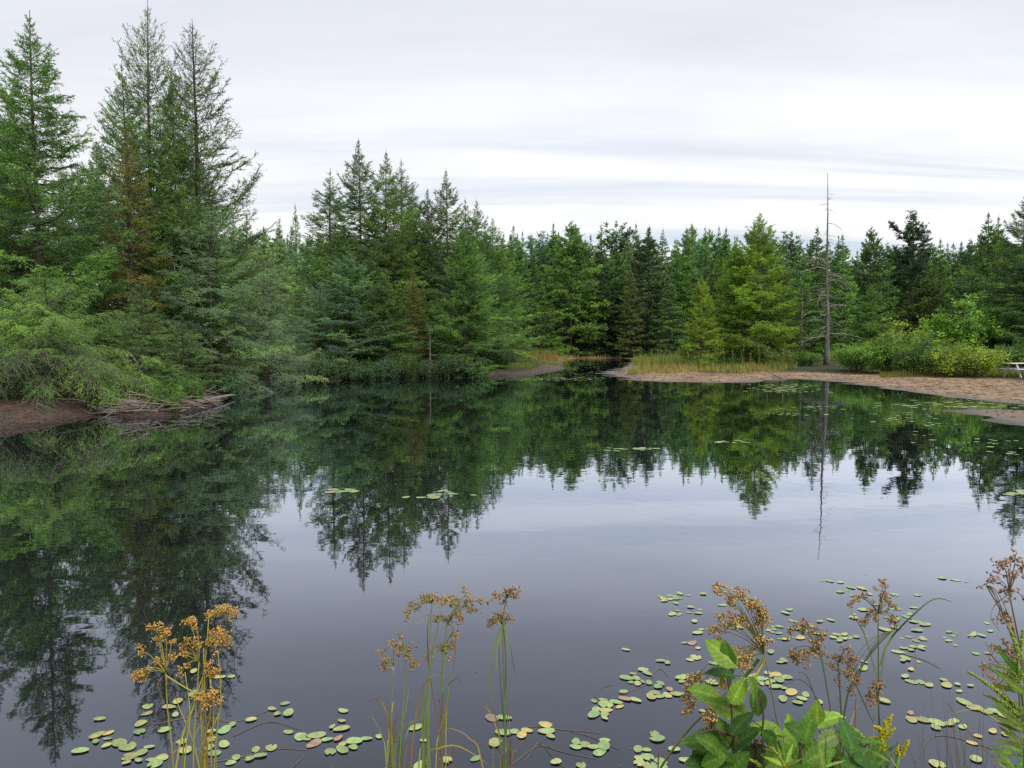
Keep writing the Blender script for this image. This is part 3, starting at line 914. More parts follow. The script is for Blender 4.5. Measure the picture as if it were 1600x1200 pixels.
for k, cx, yt, yb, hw, c, lb in [
        (2, 1340, 535, 580, 45, SG, 'low green shrub right of the dead tree base'),
        (0, 1395, 518, 583, 50, SG, 'rounded green shrub second to the right of the dead tree'),
        (1, 1415, 500, 576, 50, SY, 'light green leafy shrub behind the rounded ones'),
        (0, 1450, 520, 586, 48, SD, 'dark lower shrub left of the yellowish one by the table'),
        (1, 1495, 468, 572, 55, SG, 'tall leafy shrub behind the yellowish one'),
        (1, 1550, 478, 570, 55, SG, 'tall fresh green shrub behind the picnic table'),
        (2, 1515, 538, 589, 60, SY, 'yellowish rounded shrub left of the picnic table'),
        (0, 1590, 530, 578, 55, SD, 'dark shrub behind the picnic table at the right edge'),
        (2, 1262, 548, 572, 28, SD, 'small shrub at the foot of the dead tree, left side')]:
    shrub(k, cx, yt, yb, hw, c, lb, RS)
FS = 'shrubs along the far forest edge'
for k, cx, yt, yb, hw, c, lb in [
        (1, 832, 505, 552, 26, SG, 'light leafy shrub right beside the centre group'),
        (0, 868, 512, 552, 36, SD, 'shrub left of the stream inlet under the big broad larch'),
        (1, 905, 498, 552, 38, SD, 'shrub directly behind the pale rock at the inlet'),
        (0, 950, 488, 552, 42, SG, 'largest green shrub behind the stream inlet'),
        (1, 990, 508, 552, 34, SD, 'dark shrub right of the largest one behind the inlet'),
        (0, 1030, 505, 551, 38, SD, 'shrub behind the left end of the grassy point'),
        (2, 1065, 520, 551, 34, SD, 'low dark shrub left of the small yellow-green larch'),
        (2, 880, 535, 556, 22, SD, 'low round bush beside the reeds left of the inlet')]:
    shrub(k, cx, yt, yb, hw, c, lb, FS)
WS = 'waterside bushes under the conifers'
for k, cx, yt, yb, hw, c, lb in [  # centre group's front bushes: shade under the trees is put into their leaf colours
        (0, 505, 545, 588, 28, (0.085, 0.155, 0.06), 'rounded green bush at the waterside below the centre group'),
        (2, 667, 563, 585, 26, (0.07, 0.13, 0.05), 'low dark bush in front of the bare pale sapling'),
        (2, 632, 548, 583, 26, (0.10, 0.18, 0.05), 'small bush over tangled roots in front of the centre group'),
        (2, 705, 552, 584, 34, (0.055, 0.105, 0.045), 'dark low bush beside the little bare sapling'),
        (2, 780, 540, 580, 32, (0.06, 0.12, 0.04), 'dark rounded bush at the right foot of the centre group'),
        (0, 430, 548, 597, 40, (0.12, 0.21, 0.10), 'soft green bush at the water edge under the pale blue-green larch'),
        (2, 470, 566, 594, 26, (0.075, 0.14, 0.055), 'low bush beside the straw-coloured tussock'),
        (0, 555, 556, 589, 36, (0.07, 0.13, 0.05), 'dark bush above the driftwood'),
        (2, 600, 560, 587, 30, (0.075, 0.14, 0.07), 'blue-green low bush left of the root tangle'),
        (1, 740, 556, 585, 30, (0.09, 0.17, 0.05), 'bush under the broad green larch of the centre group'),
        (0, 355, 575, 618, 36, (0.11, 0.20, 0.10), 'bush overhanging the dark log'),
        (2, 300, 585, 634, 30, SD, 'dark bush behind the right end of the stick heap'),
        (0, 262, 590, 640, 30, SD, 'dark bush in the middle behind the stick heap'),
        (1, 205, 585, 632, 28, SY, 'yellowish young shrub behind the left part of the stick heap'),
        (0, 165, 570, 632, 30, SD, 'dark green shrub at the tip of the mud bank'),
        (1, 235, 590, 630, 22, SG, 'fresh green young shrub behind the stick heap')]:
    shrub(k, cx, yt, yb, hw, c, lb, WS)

# ------------------------------------------------------------------ dead tree and bare sapling
def dead_tree(tx, ty, bx, D, r, nb, seed, label, name='dead_tree', maxl=3.5):
    g = np.random.default_rng(seed)
    top = A(tx, ty, D); bot = A(bx, 560, D)
    x0 = bot[0]; z0 = gz(x0, D)
    H = top[2]-z0
    e = empty(name, (x0, D, z0))
    tag(e, label, 'dead tree')
    tt = np.linspace(0, 1, 16)
    P = np.stack([(top[0]-x0)*tt**1.5+0.10*r*8*np.sin(tt*9)*tt*(1-tt), 0.1*np.sin(tt*5)*tt, tt*H], -1)
    P[0, 2] = -0.4
    rad = r*(1-tt)**1.3+0.018
    rad[0] *= 1.5; rad[1] *= 1.12
    mb = MB(); mb.add(*tubes(P, rad, 9))
    mb.build('trunk', M_SNAGT, e, smooth=True)
    for i in range(nb):
        t_ = 0.15+0.77*((i+g.uniform(0, 1))/nb)**1.5
        p = np.array([np.interp(t_, tt, P[:, k]) for k in range(3)])
        az = g.uniform(0, TAU)
        l = maxl*(g.uniform(0.6, 1.0) if g.uniform() < 0.35 else g.uniform(0.12, 0.5))*np.interp(t_, [0, 0.15, 0.5, 0.75, 1], [0.7, 1, 0.75, 0.3, 0.12])
        h = np.array([math.cos(az), math.sin(az)*0.9, 0])
        up = g.uniform(-0.15, 0.35)
        tip = p+h*l+np.array([0, 0, -l*g.uniform(-0.1, 0.6)])
        mid = p+h*l*0.5+np.array([0, 0, l*up])
        c = curve(p, mid, tip, 7)+g.normal(0, 0.02*l, (7, 3))*np.linspace(0, 1, 7)[:, None]
        b = MB()
        rb = max(0.012, (0.014+0.011*l)*(r/0.2)**0.5)
        b.add(*tubes(c, np.linspace(rb, rb*0.3, 7), 4))
        for q in range(int(2+l*2)):
            s = g.uniform(0.35, 0.95); j = int(s*6)
            d = unit(g.normal(0, 0.6, 3)+h*0.5+np.array([0, 0, -0.5]))
            ll = l*g.uniform(0.12, 0.35)
            b.add(*tubes(np.array([c[j], c[j]+d*ll*0.5+g.normal(0, .03, 3)*ll, c[j]+d*ll]), [rb*.5, rb*.35, rb*.2], 3))
        b.build('branch', M_SNAG, e)
    return e
dead_tree(1292, 271, 1292, 57, 0.18, 64, 77, 'tall bare grey dead tree with a needle-thin tip standing on the right shore')
dead_tree(672, 512, 672, 44.9, 0.05, 34, 78, 'small bare pale sapling in front of the dark gap of the centre group', 'dead_sapling', 1.1)
dead_tree(1253, 450, 1253, 66, 0.06, 30, 79, 'thin bare grey stem between the yellow-green larches and the tall dead tree', 'dead_sapling', 1.3)

# ------------------------------------------------------------------ picnic table at the right edge
pt = empty('picnic_table', (0, 0, 0))
tag(pt, 'weathered white picnic table in the grass at the right edge', 'picnic table')
base = G(1598, 587, 0.30)
pt.location = (base[0], base[1], gz(base[0], base[1])+0.01)
pt.rotation_euler = (0, 0, R_(4))
for j in range(5):
    mb = MB(); mb.add(*box(0, -0.30+j*0.15, 0.745, 1.85, 0.14, 0.038, 0.006)); mb.build('tabletop_plank', M_PAINT, pt)
for sgn in (-1, 1):
    for j in range(2):
        mb = MB(); mb.add(*box(0, sgn*(0.62+j*0.145), 0.44, 1.85, 0.135, 0.038, 0.006)); mb.build('bench_plank', M_PAINT, pt)
for sx in (-0.62, 0.62):
    mb = MB(); mb.add(*box(sx, 0, 0.40, 0.04, 1.5, 0.09, 0.005)); mb.build('bench_support', M_PAINT, pt)
    mb = MB(); mb.add(*box(sx, 0, 0.70, 0.04, 0.70, 0.06, 0.005)); mb.build('top_support', M_PAINT, pt)
    for sgn in (-1, 1):
        V, F = box(0, 0, 0, 0.045, 0.09, 0.86, 0.005)
        a = sgn*R_(27)
        c, s = math.cos(a), math.sin(a)
        V = np.stack([V[:, 0]+sx+0.046*sgn*0+(0.046 if sx < 0 else -0.046), V[:, 1]*c+V[:, 2]*-s*1+sgn*0.42, V[:, 1]*s*1+V[:, 2]*c+0.365], -1)
        mb = MB(); mb.add(V, F); mb.build('leg', M_PAINT, pt)

# ------------------------------------------------------------------ rock, heaps of sticks, roots
def rock(x, y, sx, sy, sz, seed, label):
    g = np.random.default_rng(seed)
    n, m = 14, 8
    V = []
    for j in range(m+1):
        th = math.pi*j/m
        for i in range(n):
            ph = TAU*i/n
            d = np.array([math.sin(th)*math.cos(ph), math.sin(th)*math.sin(ph), math.cos(th)])
            k = 1+0.12*math.sin(3*d[0]+seed)+0.10*math.sin(4*d[1]+2*seed)+0.08*math.sin(5*d[2]+d[0]*3)
            V.append(d*k*(sx, sy, sz))
    ix = np.arange((m+1)*n).reshape(m+1, n)
    q = np.stack([ix[:-1], ix[1:], np.roll(ix[1:], -1, 1), np.roll(ix[:-1], -1, 1)], -1).reshape(-1, 4)
    mb = MB(); mb.add(np.array(V), q)
    o = mb.build('rock', M_ROCK, None, True)
    o.location = (x, y, gz(x, y)+sz*0.4)
    return tag(o, label, 'rock')
c = G(897, 557, 0.15)
rock(c[0], 82, 0.62, 0.5, 0.34, 3, 'pale grey rock on the sand left of the stream inlet')
rock(A(872, 560, 84)[0], 84, 0.32, 0.3, 0.16, 5, 'smaller flat pale rock left of the inlet rock')

def heap(name, label, cat, n, spots, lmin, lmax, seed, hgt, mat, r0=0.006, r1=0.02, yoff=0.35):
    """a heap of single sticks; spots: px points along the heap's foot"""
    g = np.random.default_rng(seed)
    P = np.array([G(*s) for s in spots])
    c0 = P.mean(0)
    e = empty(name, (c0[0], c0[1], 0))
    tag(e, label, cat)
    for i in range(n):
        u = g.uniform(0, len(P)-1); k = int(min(u, len(P)-2)); f = u-k
        c = P[k]*(1-f)+P[k+1]*f
        c = c+np.array([g.normal(0, 0.15), g.normal(yoff, 0.35), 0])
        z = max(0.0, gz(c[0], c[1]))
        zh = z+hgt*g.uniform(0, 1)*(0.5+0.5*math.sin(math.pi*u/(len(P)-1)))
        az = g.normal(0.15, 0.8)+(math.pi if g.uniform() < .5 else 0)
        l = g.uniform(lmin, lmax)
        d = np.array([math.cos(az), math.sin(az)*0.9, g.normal(-0.03, 0.20)])
        a = np.array([c[0], c[1], zh+0.03])-c0
        a[2] = zh+0.03
        p0 = a-d*l/2; p1 = a+d*l/2
        for q in (p0, p1):
            q[2] = max(q[2], -0.03)
        md = (p0+p1)/2+g.normal(0, 0.11*l, 3)
        mb = MB()
        r = g.uniform(r0, r1)
        mb.add(*tubes(curve(p0, md, p1, 6), np.linspace(r, r*0.45, 6), 5))
        if l > 0.8*lmax*0.6 and g.uniform() < 0.6:
            fk = (p0+p1)/2*0.6+p1*0.4
            mb.add(*tubes(np.array([fk, fk+unit(d+g.normal(0, .6, 3))*l*0.3]), [r*.6, r*.25], 4))
        mb.build('stick', mat, e)
    return e
heap('stick_heap', 'heap of pale dead sticks at the water edge right of the mud bank', 'stick heap', 150,
     [(170, 645), (210, 648), (250, 647), (290, 642), (318, 633)], 0.5, 1.9, 5, 0.24, M_STICK, 0.006, 0.022, 0.08)
heap('root_tangle', 'tangle of bare roots at the waterline below the centre group', 'roots', 34,
     [(600, 589), (640, 587), (675, 587)], 0.5, 1.6, 6, 0.55, M_STICK)
heap('driftwood', 'dead branches lying along the waterline left of the root tangle', 'driftwood', 30,
     [(490, 592), (530, 590), (570, 590)], 0.6, 2.0, 7, 0.40, M_STICK)
# one silvery log poking into the water right of the heap
mb = MB()
p0, p1 = G(300, 634, 0.10), G(368, 617, 0.10)
mb.add(*tubes(curve(p0, (p0+p1)/2+(0, 0, 0.12), p1, 8), np.linspace(0.07, 0.035, 8), 8))
tag(mb.build('log', M_SNAG, None, True), 'dark log with a pale broken end sticking out over the water', 'log')
# a long pale pole on the sand below the dead tree
mb = MB()
p0, p1 = G(1195, 581, 0.25), G(1222, 587, 0.2)
p0[2] = gz(p0[0], p0[1])+0.25; p1[2] = gz(p1[0], p1[1])+0.05
mb.add(*tubes(through([p0, (p0+p1)/2, p1], 6), np.linspace(0.03, 0.05, 6)[:len(through([p0, (p0+p1)/2, p1], 6))], 6))
tag(mb.build('pole', M_STICK, None, True), 'pale fallen pole on the sand below the yellow-green larch', 'pole')

# ------------------------------------------------------------------ grasses
def blades(pts, h, w, g, lean=0.25, tint=(0.2, 0.8), nseg=2):
    """curved grass blades: pts (n,3), heights h (n)"""
    n = len(pts)
    az = g.uniform(0, TAU, n)
    d = np.stack([np.cos(az), np.sin(az), np.zeros(n)], -1)
    sd = np.stack([-np.sin(az), np.cos(az), np.zeros(n)], -1)
    le = np.abs(g.normal(0, lean, n))*h
    ww = w*g.uniform(0.6, 1.3, n)
    rows = []
    for j in range(nseg+1):
        u = j/nseg
        c = pts+d*(le*u*u)[:, None]+np.stack([0*h, 0*h, h*u*(1-0.15*u*lean)], -1)
        k = (1-u*0.85)*ww*0.5
        rows += [c-sd*k[:, None], c+sd*k[:, None]]
    V = np.stack(rows, 1)
    K = 2*(nseg+1)
    bi = np.arange(n)[:, None]*K
    q = np.concatenate([np.stack([bi[:, 0]+2*j, bi[:, 0]+2*j+1, bi[:, 0]+2*j+3, bi[:, 0]+2*j+2], -1) for j in range(nseg)])
    tn = np.repeat(g.uniform(*tint, n), K)
    return V.reshape(-1, 3), q, tn

def px_scatter(x0, x1, yfun, n, g, jit=1.0):
    """n ground points over photo columns x0..x1, rows given by yfun(x, r) with r in 0..1, placed on the ground"""
    out_ = []
    for _ in range(n):
        x = g.uniform(x0, x1)
        y = yfun(x, g.uniform(0, 1))
        p = G(x, y, 0.25)
        out_.append((p[0], p[1]))
    o_ = np.array(out_)
    z = ground(o_[:, 0], o_[:, 1])
    k = z > 0.02
    return np.column_stack([o_, z])[k]

def grass_patch(name, pts, hlo, hhi, w, col, lean=0.25, tint=(0.1, 0.9), seed=1):
    g = np.random.default_rng(seed)
    h = g.uniform(hlo, hhi, len(pts))*(0.78+0.30*np.sin(pts[:, 0]*1.1)*np.sin(pts[:, 1]*0.7+1)+0.28*np.sin(pts[:, 0]*3.3+pts[:, 1])*np.sin(pts[:, 1]*2.3))
    mb = MB(); mb.add(*blades(pts, h, w, g, lean, tint))
    o = mb.build(name, M_GRASS)
    o.color = (*col, 1)
    return tag(o, kind='stuff')
g = np.random.default_rng(91)
pts = px_scatter(978, 1245, lambda x, r: 580-(0.5-0.5*math.cos(min(1, (x-978)/40)*math.pi))*r*18-(4 if x > 1225 else 0), 9000, g)
grass_patch('marsh_grass', pts, 0.2, 0.6, 0.03, (0.27, 0.27, 0.08), 0.5, (0.1, 1.0), 1)
pts = px_scatter(985, 1250, lambda x, r: 568-r*7, 6500, g)
grass_patch('tall_marsh_grass', pts, 0.6, 1.25, 0.04, (0.18, 0.27, 0.06), 0.4, (0.1, 1.0), 2)
pts = px_scatter(803, 872, lambda x, r: 563-r*7, 2200, g)
grass_patch('reed_grass', pts, 0.6, 1.5, 0.04, (0.24, 0.21, 0.065), 0.15, (0.2, 1.0), 3)
pts = px_scatter(832, 872, lambda x, r: 570-r*4, 900, g)
grass_patch('short_green_grass', pts, 0.15, 0.35, 0.03, (0.13, 0.22, 0.03), 0.3, (0.3, 1.0), 4)
pts = px_scatter(1375, 1660, lambda x, r: 586-r*7+max(0, (x-1450)/150)*2, 9000, g)
grass_patch('shore_grass', pts, 0.15, 0.42, 0.025, (0.16, 0.20, 0.045), 0.35, (0.1, 1.0), 5)
pts = px_scatter(860, 1000, lambda x, r: 561.5-r*4.5, 5200, g)
grass_patch('inlet_grass', pts, 0.25, 0.7, 0.05, (0.34, 0.30, 0.10), 0.4, (0.1, 1.0), 6)
pts = px_scatter(790, 835, lambda x, r: 577-r*5, 900, g)
grass_patch('bank_grass', pts, 0.15, 0.4, 0.03, (0.14, 0.20, 0.04), 0.3, (0.1, 1.0), 8)

# dead tuft hanging into the water below the centre group
g = np.random.default_rng(17)
c = G(482, 590)
n = 420
az = g.uniform(0, TAU, n)
P0 = np.column_stack([c[0]+g.normal(0, 0.55, n), c[1]+0.7+g.normal(0, 0.2, n), np.full(n, 0.55)])
P2 = P0+np.column_stack([np.cos(az)*0.35, np.sin(az)*0.35-0.25, -g.uniform(0.25, 0.55, n)])
P1 = (P0+P2)/2+np.array([0, 0, 0.28])
u = np.linspace(0, 1, 5)[None, :, None]
C = (1-u)**2*P0[:, None]+2*u*(1-u)*P1[:, None]+u*u*P2[:, None]
mb = MB(); V, F = tubes(C, np.full((n, 5), 0.009), 3, cap=False); mb.add(V, F, np.repeat(g.uniform(0.3, 1, n), 15))
o = mb.build('sedge_tussock', M_GRASS); o.color = (0.26, 0.19, 0.10, 1)
tag(o, 'tussock of dead straw-coloured sedge at the waterline left of the driftwood', 'tussock')

# litter of twigs and chips on the flats and the mud bank
def litter(name, pts, col, lo, hi, seed):
    g = np.random.default_rng(seed)
    n = len(pts)
    az = g.uniform(0, TAU, n)
    d = np.stack([np.cos(az), np.sin(az), g.normal(0, .12, n)], -1)*g.uniform(lo, hi, n)[:, None]
    p = pts+np.array([0, 0, 0.012])
    P = np.stack([p-d/2, p+d/2+np.array([0, 0, 0.01])], 1)
    mb = MB(); V, F = tubes(P, np.outer(g.uniform(0.004, 0.012, n), [1, .6]), 3, cap=False)
    mb.add(V, F, np.repeat(g.uniform(0, 1, n), 6))
    o = mb.build(name, M_GRASS); o.color = (*col, 1)
    return tag(o, kind='stuff')
g = np.random.default_rng(33)
def land_scatter(x0, x1, y0, y1, n, dmin, dmax):
    P = np.column_stack([g.uniform(x0, x1, n), g.uniform(y0, y1, n)])
    d = pond_dist(P[:, 0], P[:, 1])
    P = P[(d > dmin) & (d < dmax)]
    return np.column_stack([P, ground(P[:, 0], P[:, 1])])
litter('sand_litter', land_scatter(6, 34, 15, 56, 9000, 0.6, 10), (0.11, 0.07, 0.05), 0.05, 0.28, 2)
g = np.random.default_rng(37)
pts = land_scatter(6, 34, 15, 56, 5200, 3.5, 12)
pts = pts[np.sin(pts[:, 0]*1.9+pts[:, 1]*0.8)*np.sin(pts[:, 1]*1.3-pts[:, 0]*0.5) > 0.15]
grass_patch('sparse_shore_grass', pts, 0.06, 0.22, 0.02, (0.22, 0.21, 0.06), 0.5, (0.1, 1.0), 11)
litter('mud_litter', land_scatter(-20, -8, 14, 25, 9000, 0.05, 3.0), (0.17, 0.12, 0.095), 0.04, 0.22, 3)
litter('shore_litter', land_scatter(-18, 6, 34, 60, 1800, 0.05, 1.2), (0.13, 0.09, 0.065), 0.06, 0.3, 4)

# ------------------------------------------------------------------ cattails on the grassy point
def cattail_proto(seed):
    g = np.random.default_rng(seed)
    lf = MB()
    n = 11
    lf.add(*blades(np.column_stack([g.normal(0, 0.06, n), g.normal(0, 0.06, n), np.zeros(n)]), g.uniform(1.0, 1.75, n), 0.035, g, 0.18, (0.2, 0.8), 4))
    hd = MB()
    for k in range(2):
        x, y = g.normal(0, 0.05, 2)
        h = g.uniform(1.25, 1.6)
        hd.add(*tubes(np.array([[x, y, 0], [x, y, h*.8], [x+.02, y, h]]), [.006, .006, .004], 4), mi=1)
        hd.add(*tubes(np.array([[x+.018, y, h-.22], [x+.018, y, h-.2], [x+.02, y, h-.06], [x+.02, y, h-.04]]), [.004, .02, .02, .004], 6))
    return lf.mesh('leaves', M_GRASS), hd.mesh('seed_heads', [M_STICK, M_GRASS])
CT = [cattail_proto(i) for i in (51, 52, 53)]
g = random.Random(9)
CTN = {}
for x, lb in [(1003, 'a'), (1018, 'a'), (1032, 'a'), (1047, 'a'), (1060, 'a'), (1075, 'b'), (1092, 'b'), (1105, 'b'), (1118, 'b'), (1131, 'b'), (1145, 'b'),
              (1160, 'c'), (1172, 'c'), (1186, 'c'), (1200, 'c'), (1207, 'c'), (1216, 'c'), (1224, 'c'), (1232, 'c'), (1238, 'c')]:
    D = 52+g.uniform(-1.5, 2.5) if x < 1195 else 49+g.uniform(-1.5, 2)
    X = A(x, 560, D)[0]
    e = empty('cattail', (X, D, gz(X, D)-0.02), g.uniform(0, 6))
    CTN[lb] = CTN.get(lb, 0)+1
    tag(e, ['first', 'second', 'third', 'fourth', 'fifth', 'sixth', 'seventh', 'eighth', 'ninth'][CTN[lb]-1] + ' cattail from the left ' +
        {'a': 'at the left end of the grassy point', 'b': 'in front of the small yellow-green larch', 'c': 'in front of the tall yellow-green larch'}[lb],
        'cattail', 'cattails on the grassy point')
    k = g.randrange(3)
    for nm, me in zip(('leaves', 'seed_heads'), CT[k]):
        ob = link(bpy.data.objects.new(nm, me), e)
        s = g.uniform(0.8, 1.15)
        ob.scale = (1, 1, s)
        ob.color = g.choice([(0.12, 0.19, 0.05, 1), (0.10, 0.17, 0.045, 1), (0.2, 0.2, 0.06, 1)])

# ------------------------------------------------------------------ lily pads
M_PAD, t = new_mat('lily_pad')
o = nd(t, 'ShaderNodeOutputMaterial')
oi = nd(t, 'ShaderNodeObjectInfo')
tcn = nd(t, 'ShaderNodeTexCoord')
vm = nd(t, 'ShaderNodeVectorMath', operation='ADD')
t.links.new(tcn.outputs['Object'], vm.inputs[0])
cx_ = nd(t, 'ShaderNodeCombineXYZ'); t.links.new(math_(t, 'MULTIPLY', oi.outputs['Random'], 40.0), cx_.inputs[0])
t.links.new(cx_.outputs[0], vm.inputs[1])
nz = nd(t, 'ShaderNodeTexNoise', i_Scale=10.0, i_Detail=3.0)
t.links.new(vm.outputs[0], nz.inputs['Vector'])
nz2 = nd(t, 'ShaderNodeTexNoise', i_Scale=2.6, i_Detail=2.0)
t.links.new(vm.outputs[0], nz2.inputs['Vector'])
spot = ramp(t, [(0.33, (0.38, 0.24, 0.16)), (0.39, (1.0, 1.0, 1.0))])
t.links.new(nz.outputs[0], spot.inputs[0])
sh2 = ramp(t, [(0.32, (0.75, 0.82, 0.8)), (0.5, (1, 1, 1)), (0.68, (1.35, 1.15, 0.9))])
t.links.new(nz2.outputs[0], sh2.inputs[0])
cc = mixc(t, 1.0, mixc(t, 1.0, oi.outputs['Color'], spot.outputs[0], 'MULTIPLY'), sh2.outputs[0], 'MULTIPLY')
p = nd(t, 'ShaderNodeBsdfPrincipled')
p.inputs['Roughness'].default_value = 0.32
p.inputs['Specular IOR Level'].default_value = 0.55
t.links.new(cc, p.inputs['Base Color'])
t.links.new(p.outputs[0], o.inputs[0])

def pad_mesh(seed, asp, notch):
    g = np.random.default_rng(seed)
    n = 18
    th = np.arange(n)*TAU/n
    rr = 1+0.06*np.sin(2*th+g.uniform(0, 6))+0.045*np.sin(3*th+g.uniform(0, 6))+g.normal(0, 0.012, n)
    if notch:
        rr[0] = 0.42
    V = [(0, 0, 0.0016)]
    for k, zz in ((0.62, 0.0012), (1.0, 0.0010)):
        for i in range(n):
            V.append((k*rr[i]*math.cos(th[i])*0.5, k*rr[i]*math.sin(th[i])*0.5*asp, zz+0.0008*math.sin(2*th[i]+seed)*k))
    V = np.array(V)
    tri = np.array([(0, 1+i, 1+(i+1) % n) for i in range(n)])
    q = np.array([(1+i, 1+n+i, 1+n+(i+1) % n, 1+(i+1) % n) for i in range(n)])
    return np_mesh('lily_pad', V, [tri, q], [M_PAD], None, None, True)
PADS = [pad_mesh(1, 0.66, False), pad_mesh(2, 0.72, False), pad_mesh(3, 0.60, False), pad_mesh(4, 0.85, True), pad_mesh(5, 0.68, False)]
def zl(bx, by, scale, pts):
    return [(bx+p[0]/scale, by+p[1]/scale)+tuple(p[2:]) for p in pts]
P6 = zl(100, 900, 3.478, [(455,710),(450,750),(417,803),(410,850),(570,715),(618,684),(705,520),(702,640),(910,548),(545,838),(240,922),(293,912),(173,903),(185,868),
    (238,886),(233,857,'y'),(347,930),(420,962),(360,985),(405,1005),(340,1018),(480,1000),(527,993),(500,1018),(465,932),(640,905),(658,950),(800,848,'y'),(797,890,'y'),(873,838),
    (915,808),(1015,783),(1130,725),(1160,752),(1220,747),(1200,695),(815,967),(870,917),(790,935),(935,990),(1007,997),(1067,980),(905,1017),(1127,935),(1042,947),(1517,735),
    (1510,790),(1458,822),(1510,833),(1220,850),(1287,876),(1318,890),(1375,868),(1430,892),(1490,886,'r'),(1570,903),(1360,912,'r'),(1523,915,'y'),(1462,955),(1517,943),(1552,937),
    (193,780),(87,953),(845,550,'y'),(605,755)])
P7 = zl(560, 880, 3.333, [(297,858),(107,905),(42,917),(755,808),(770,884),(810,883),(873,876,'y'),(845,890,'y'),(980,872),(1000,902),(712,938),(457,1030),(610,1020),(338,925),(1137,935),
    (1135,958),(1180,950),(1222,958),(1265,957),(1280,930),(1260,978),(1393,452),(1495,567),(1430,578),(1397,600),(1448,603),(1423,623),(1465,625),(1500,623),(1380,672),(1345,728),(1442,715),
    (1390,710,'r'),(1228,720),(1278,720),(1285,742),(1240,763),(1225,790),(1283,788),(1283,808),(1285,762,'y'),(1360,748,'y'),(1540,688),(1585,692),(1568,636),(1590,515),(1548,902),(1475,972),
    (1482,1017),(1500,1052),(1570,1050),(1160,1057),(1030,1038),(320,1058),(700,808,'b'),(975,850,'y')])
P8 = zl(1000, 840, 2.667, [(20,558),(10,605),(103,520),(80,617),(58,658),(65,828),(12,885),(15,920),(25,948),(82,948),(190,930),(142,885),(100,660),(123,633,'r'),(175,600),(145,655),(178,655),
    (175,585),(300,605),(208,510),(233,500),(310,525),(260,725),(227,350),(240,398),(255,383),(215,440,'r'),(242,462,'y'),(190,440),(250,300),(243,316),(210,291),(264,236),(344,282),(623,301),
    (595,673),(675,673),(658,690),(748,688),(1015,682),(630,645,'y'),(605,583),(573,590),(600,630),(585,520),(595,515),(1105,580),(1130,602),(1168,604),(1205,616),(1265,595),(1278,617),(1323,613),
    (1377,619),(1330,641),(1127,732,'r'),(1135,760),(1185,763),(1228,772),(1232,792),(1285,778),(1308,765),(1345,790),(1398,709),(1433,721),(1475,727),(1370,697),(1515,745),(1410,829,'y'),
    (1385,858,'y'),(1520,822,'y'),(1470,808,'y'),(1238,947),(1400,925),(1445,357),(1400,485),(1450,483),(1460,390),(1165,355),(1180,360),(1145,352),(1155,388),(1150,432),(1120,415),(1075,478),
    (1100,462),(1130,470),(1160,518),(1105,505),(1060,238),(1155,240),(1140,293),(1050,297),(930,302),(890,320),(890,335),(985,278),(760,182),(790,182),(835,187),(860,220),(925,213),(1258,170),
    (1315,178),(1360,185),(930,545),(935,520),(545,477),(415,375),(1020,385),(490,595),(475,610),(510,600),(545,600),(480,575),(560,620),(825,745),(690,655)])
rp = random.Random(4)
def cluster(cx, cy_, sx, sy, n):
    return [(cx+rp.gauss(0, sx), cy_+rp.gauss(0, sy)) for _ in range(n)]
PC = (cluster(1047, 934, 18, 4, 11)+cluster(1060, 960, 9, 3, 6)+cluster(1235, 986, 32, 11, 24)+cluster(1315, 996, 22, 5, 14)+cluster(1482, 991, 9, 3, 5)
      + cluster(1518, 992, 10, 2, 5)+cluster(1395, 965, 22, 8, 9)+cluster(1430, 1015, 25, 14, 10)+cluster(1330, 930, 20, 5, 5)+cluster(1185, 1065, 22, 8, 10))
PM = (cluster(1260, 637, 22, 2.2, 16)+cluster(1240, 646, 20, 1.5, 10)+cluster(1300, 640, 12, 4, 6)+cluster(1395, 655, 16, 3, 14)+cluster(1440, 650, 20, 4, 10)+cluster(1460, 663, 16, 2, 8)
      + cluster(1380, 648, 30, 3, 9)+cluster(1440, 680, 18, 5, 6)+cluster(1560, 692, 24, 3, 10)+cluster(1590, 770, 10, 3, 6)+cluster(1575, 705, 18, 3, 6)
      + cluster(980, 702, 22, 1.2, 14)+cluster(1145, 691, 18, 1.2, 8)+cluster(530, 768, 10, 0.8, 7)+cluster(690, 773, 24, 3, 11)+cluster(300, 650, 12, 1, 4))
PADG = (0.25, 0.375, 0.135)
# every pad as (photo point, colour, size); the 300 that show largest become things, the tiny rest one mass
SPEC = [(q[0], q[1], q[2] if len(q) > 2 else 'g', 0.071) for q in P6+P7+P8]
SPEC += [(q[0], q[1], 'y' if rp.random() < 0.06 else 'g', 0.06) for q in PC]
SPEC += [(q[0], q[1], 'g', 0.15) for q in PM]
pads = []
for i, (x, y, kd, size) in enumerate(SPEC):
    gg_ = random.Random(i*31+31)
    p = G(x, y, 0.0)
    if pond_dist(p[0], p[1]) > -0.1:
        continue
    pads.append(dict(x=x, y=y, kd=kd, s=size*gg_.choice([gg_.uniform(0.55, 0.9), gg_.uniform(0.85, 1.3)]), p=p, seed=i))
for _ in range(25):                       # floating pads jostle until they barely overlap
    for i in range(len(pads)):
        for j in range(i):
            a_, b_ = pads[i], pads[j]
            if abs(a_['p'][0]-b_['p'][0]) > 0.2 or abs(a_['p'][1]-b_['p'][1]) > 0.2:
                continue
            dv = a_['p']-b_['p']; dd_ = max(np.linalg.norm(dv), 1e-4)
            need_ = 0.38*(a_['s']+b_['s'])
            if dd_ < need_:
                sh_ = dv/dd_*(need_-dd_)*0.25
                a_['p'] = a_['p']+sh_; b_['p'] = b_['p']-sh_
for q in pads:
    d = q['p'][1]
    q['show'] = q['s']**2*CAM_H/d**3
pads.sort(key=lambda q: -q['show'])
near_pads, tiny = pads[:300], pads[300:]
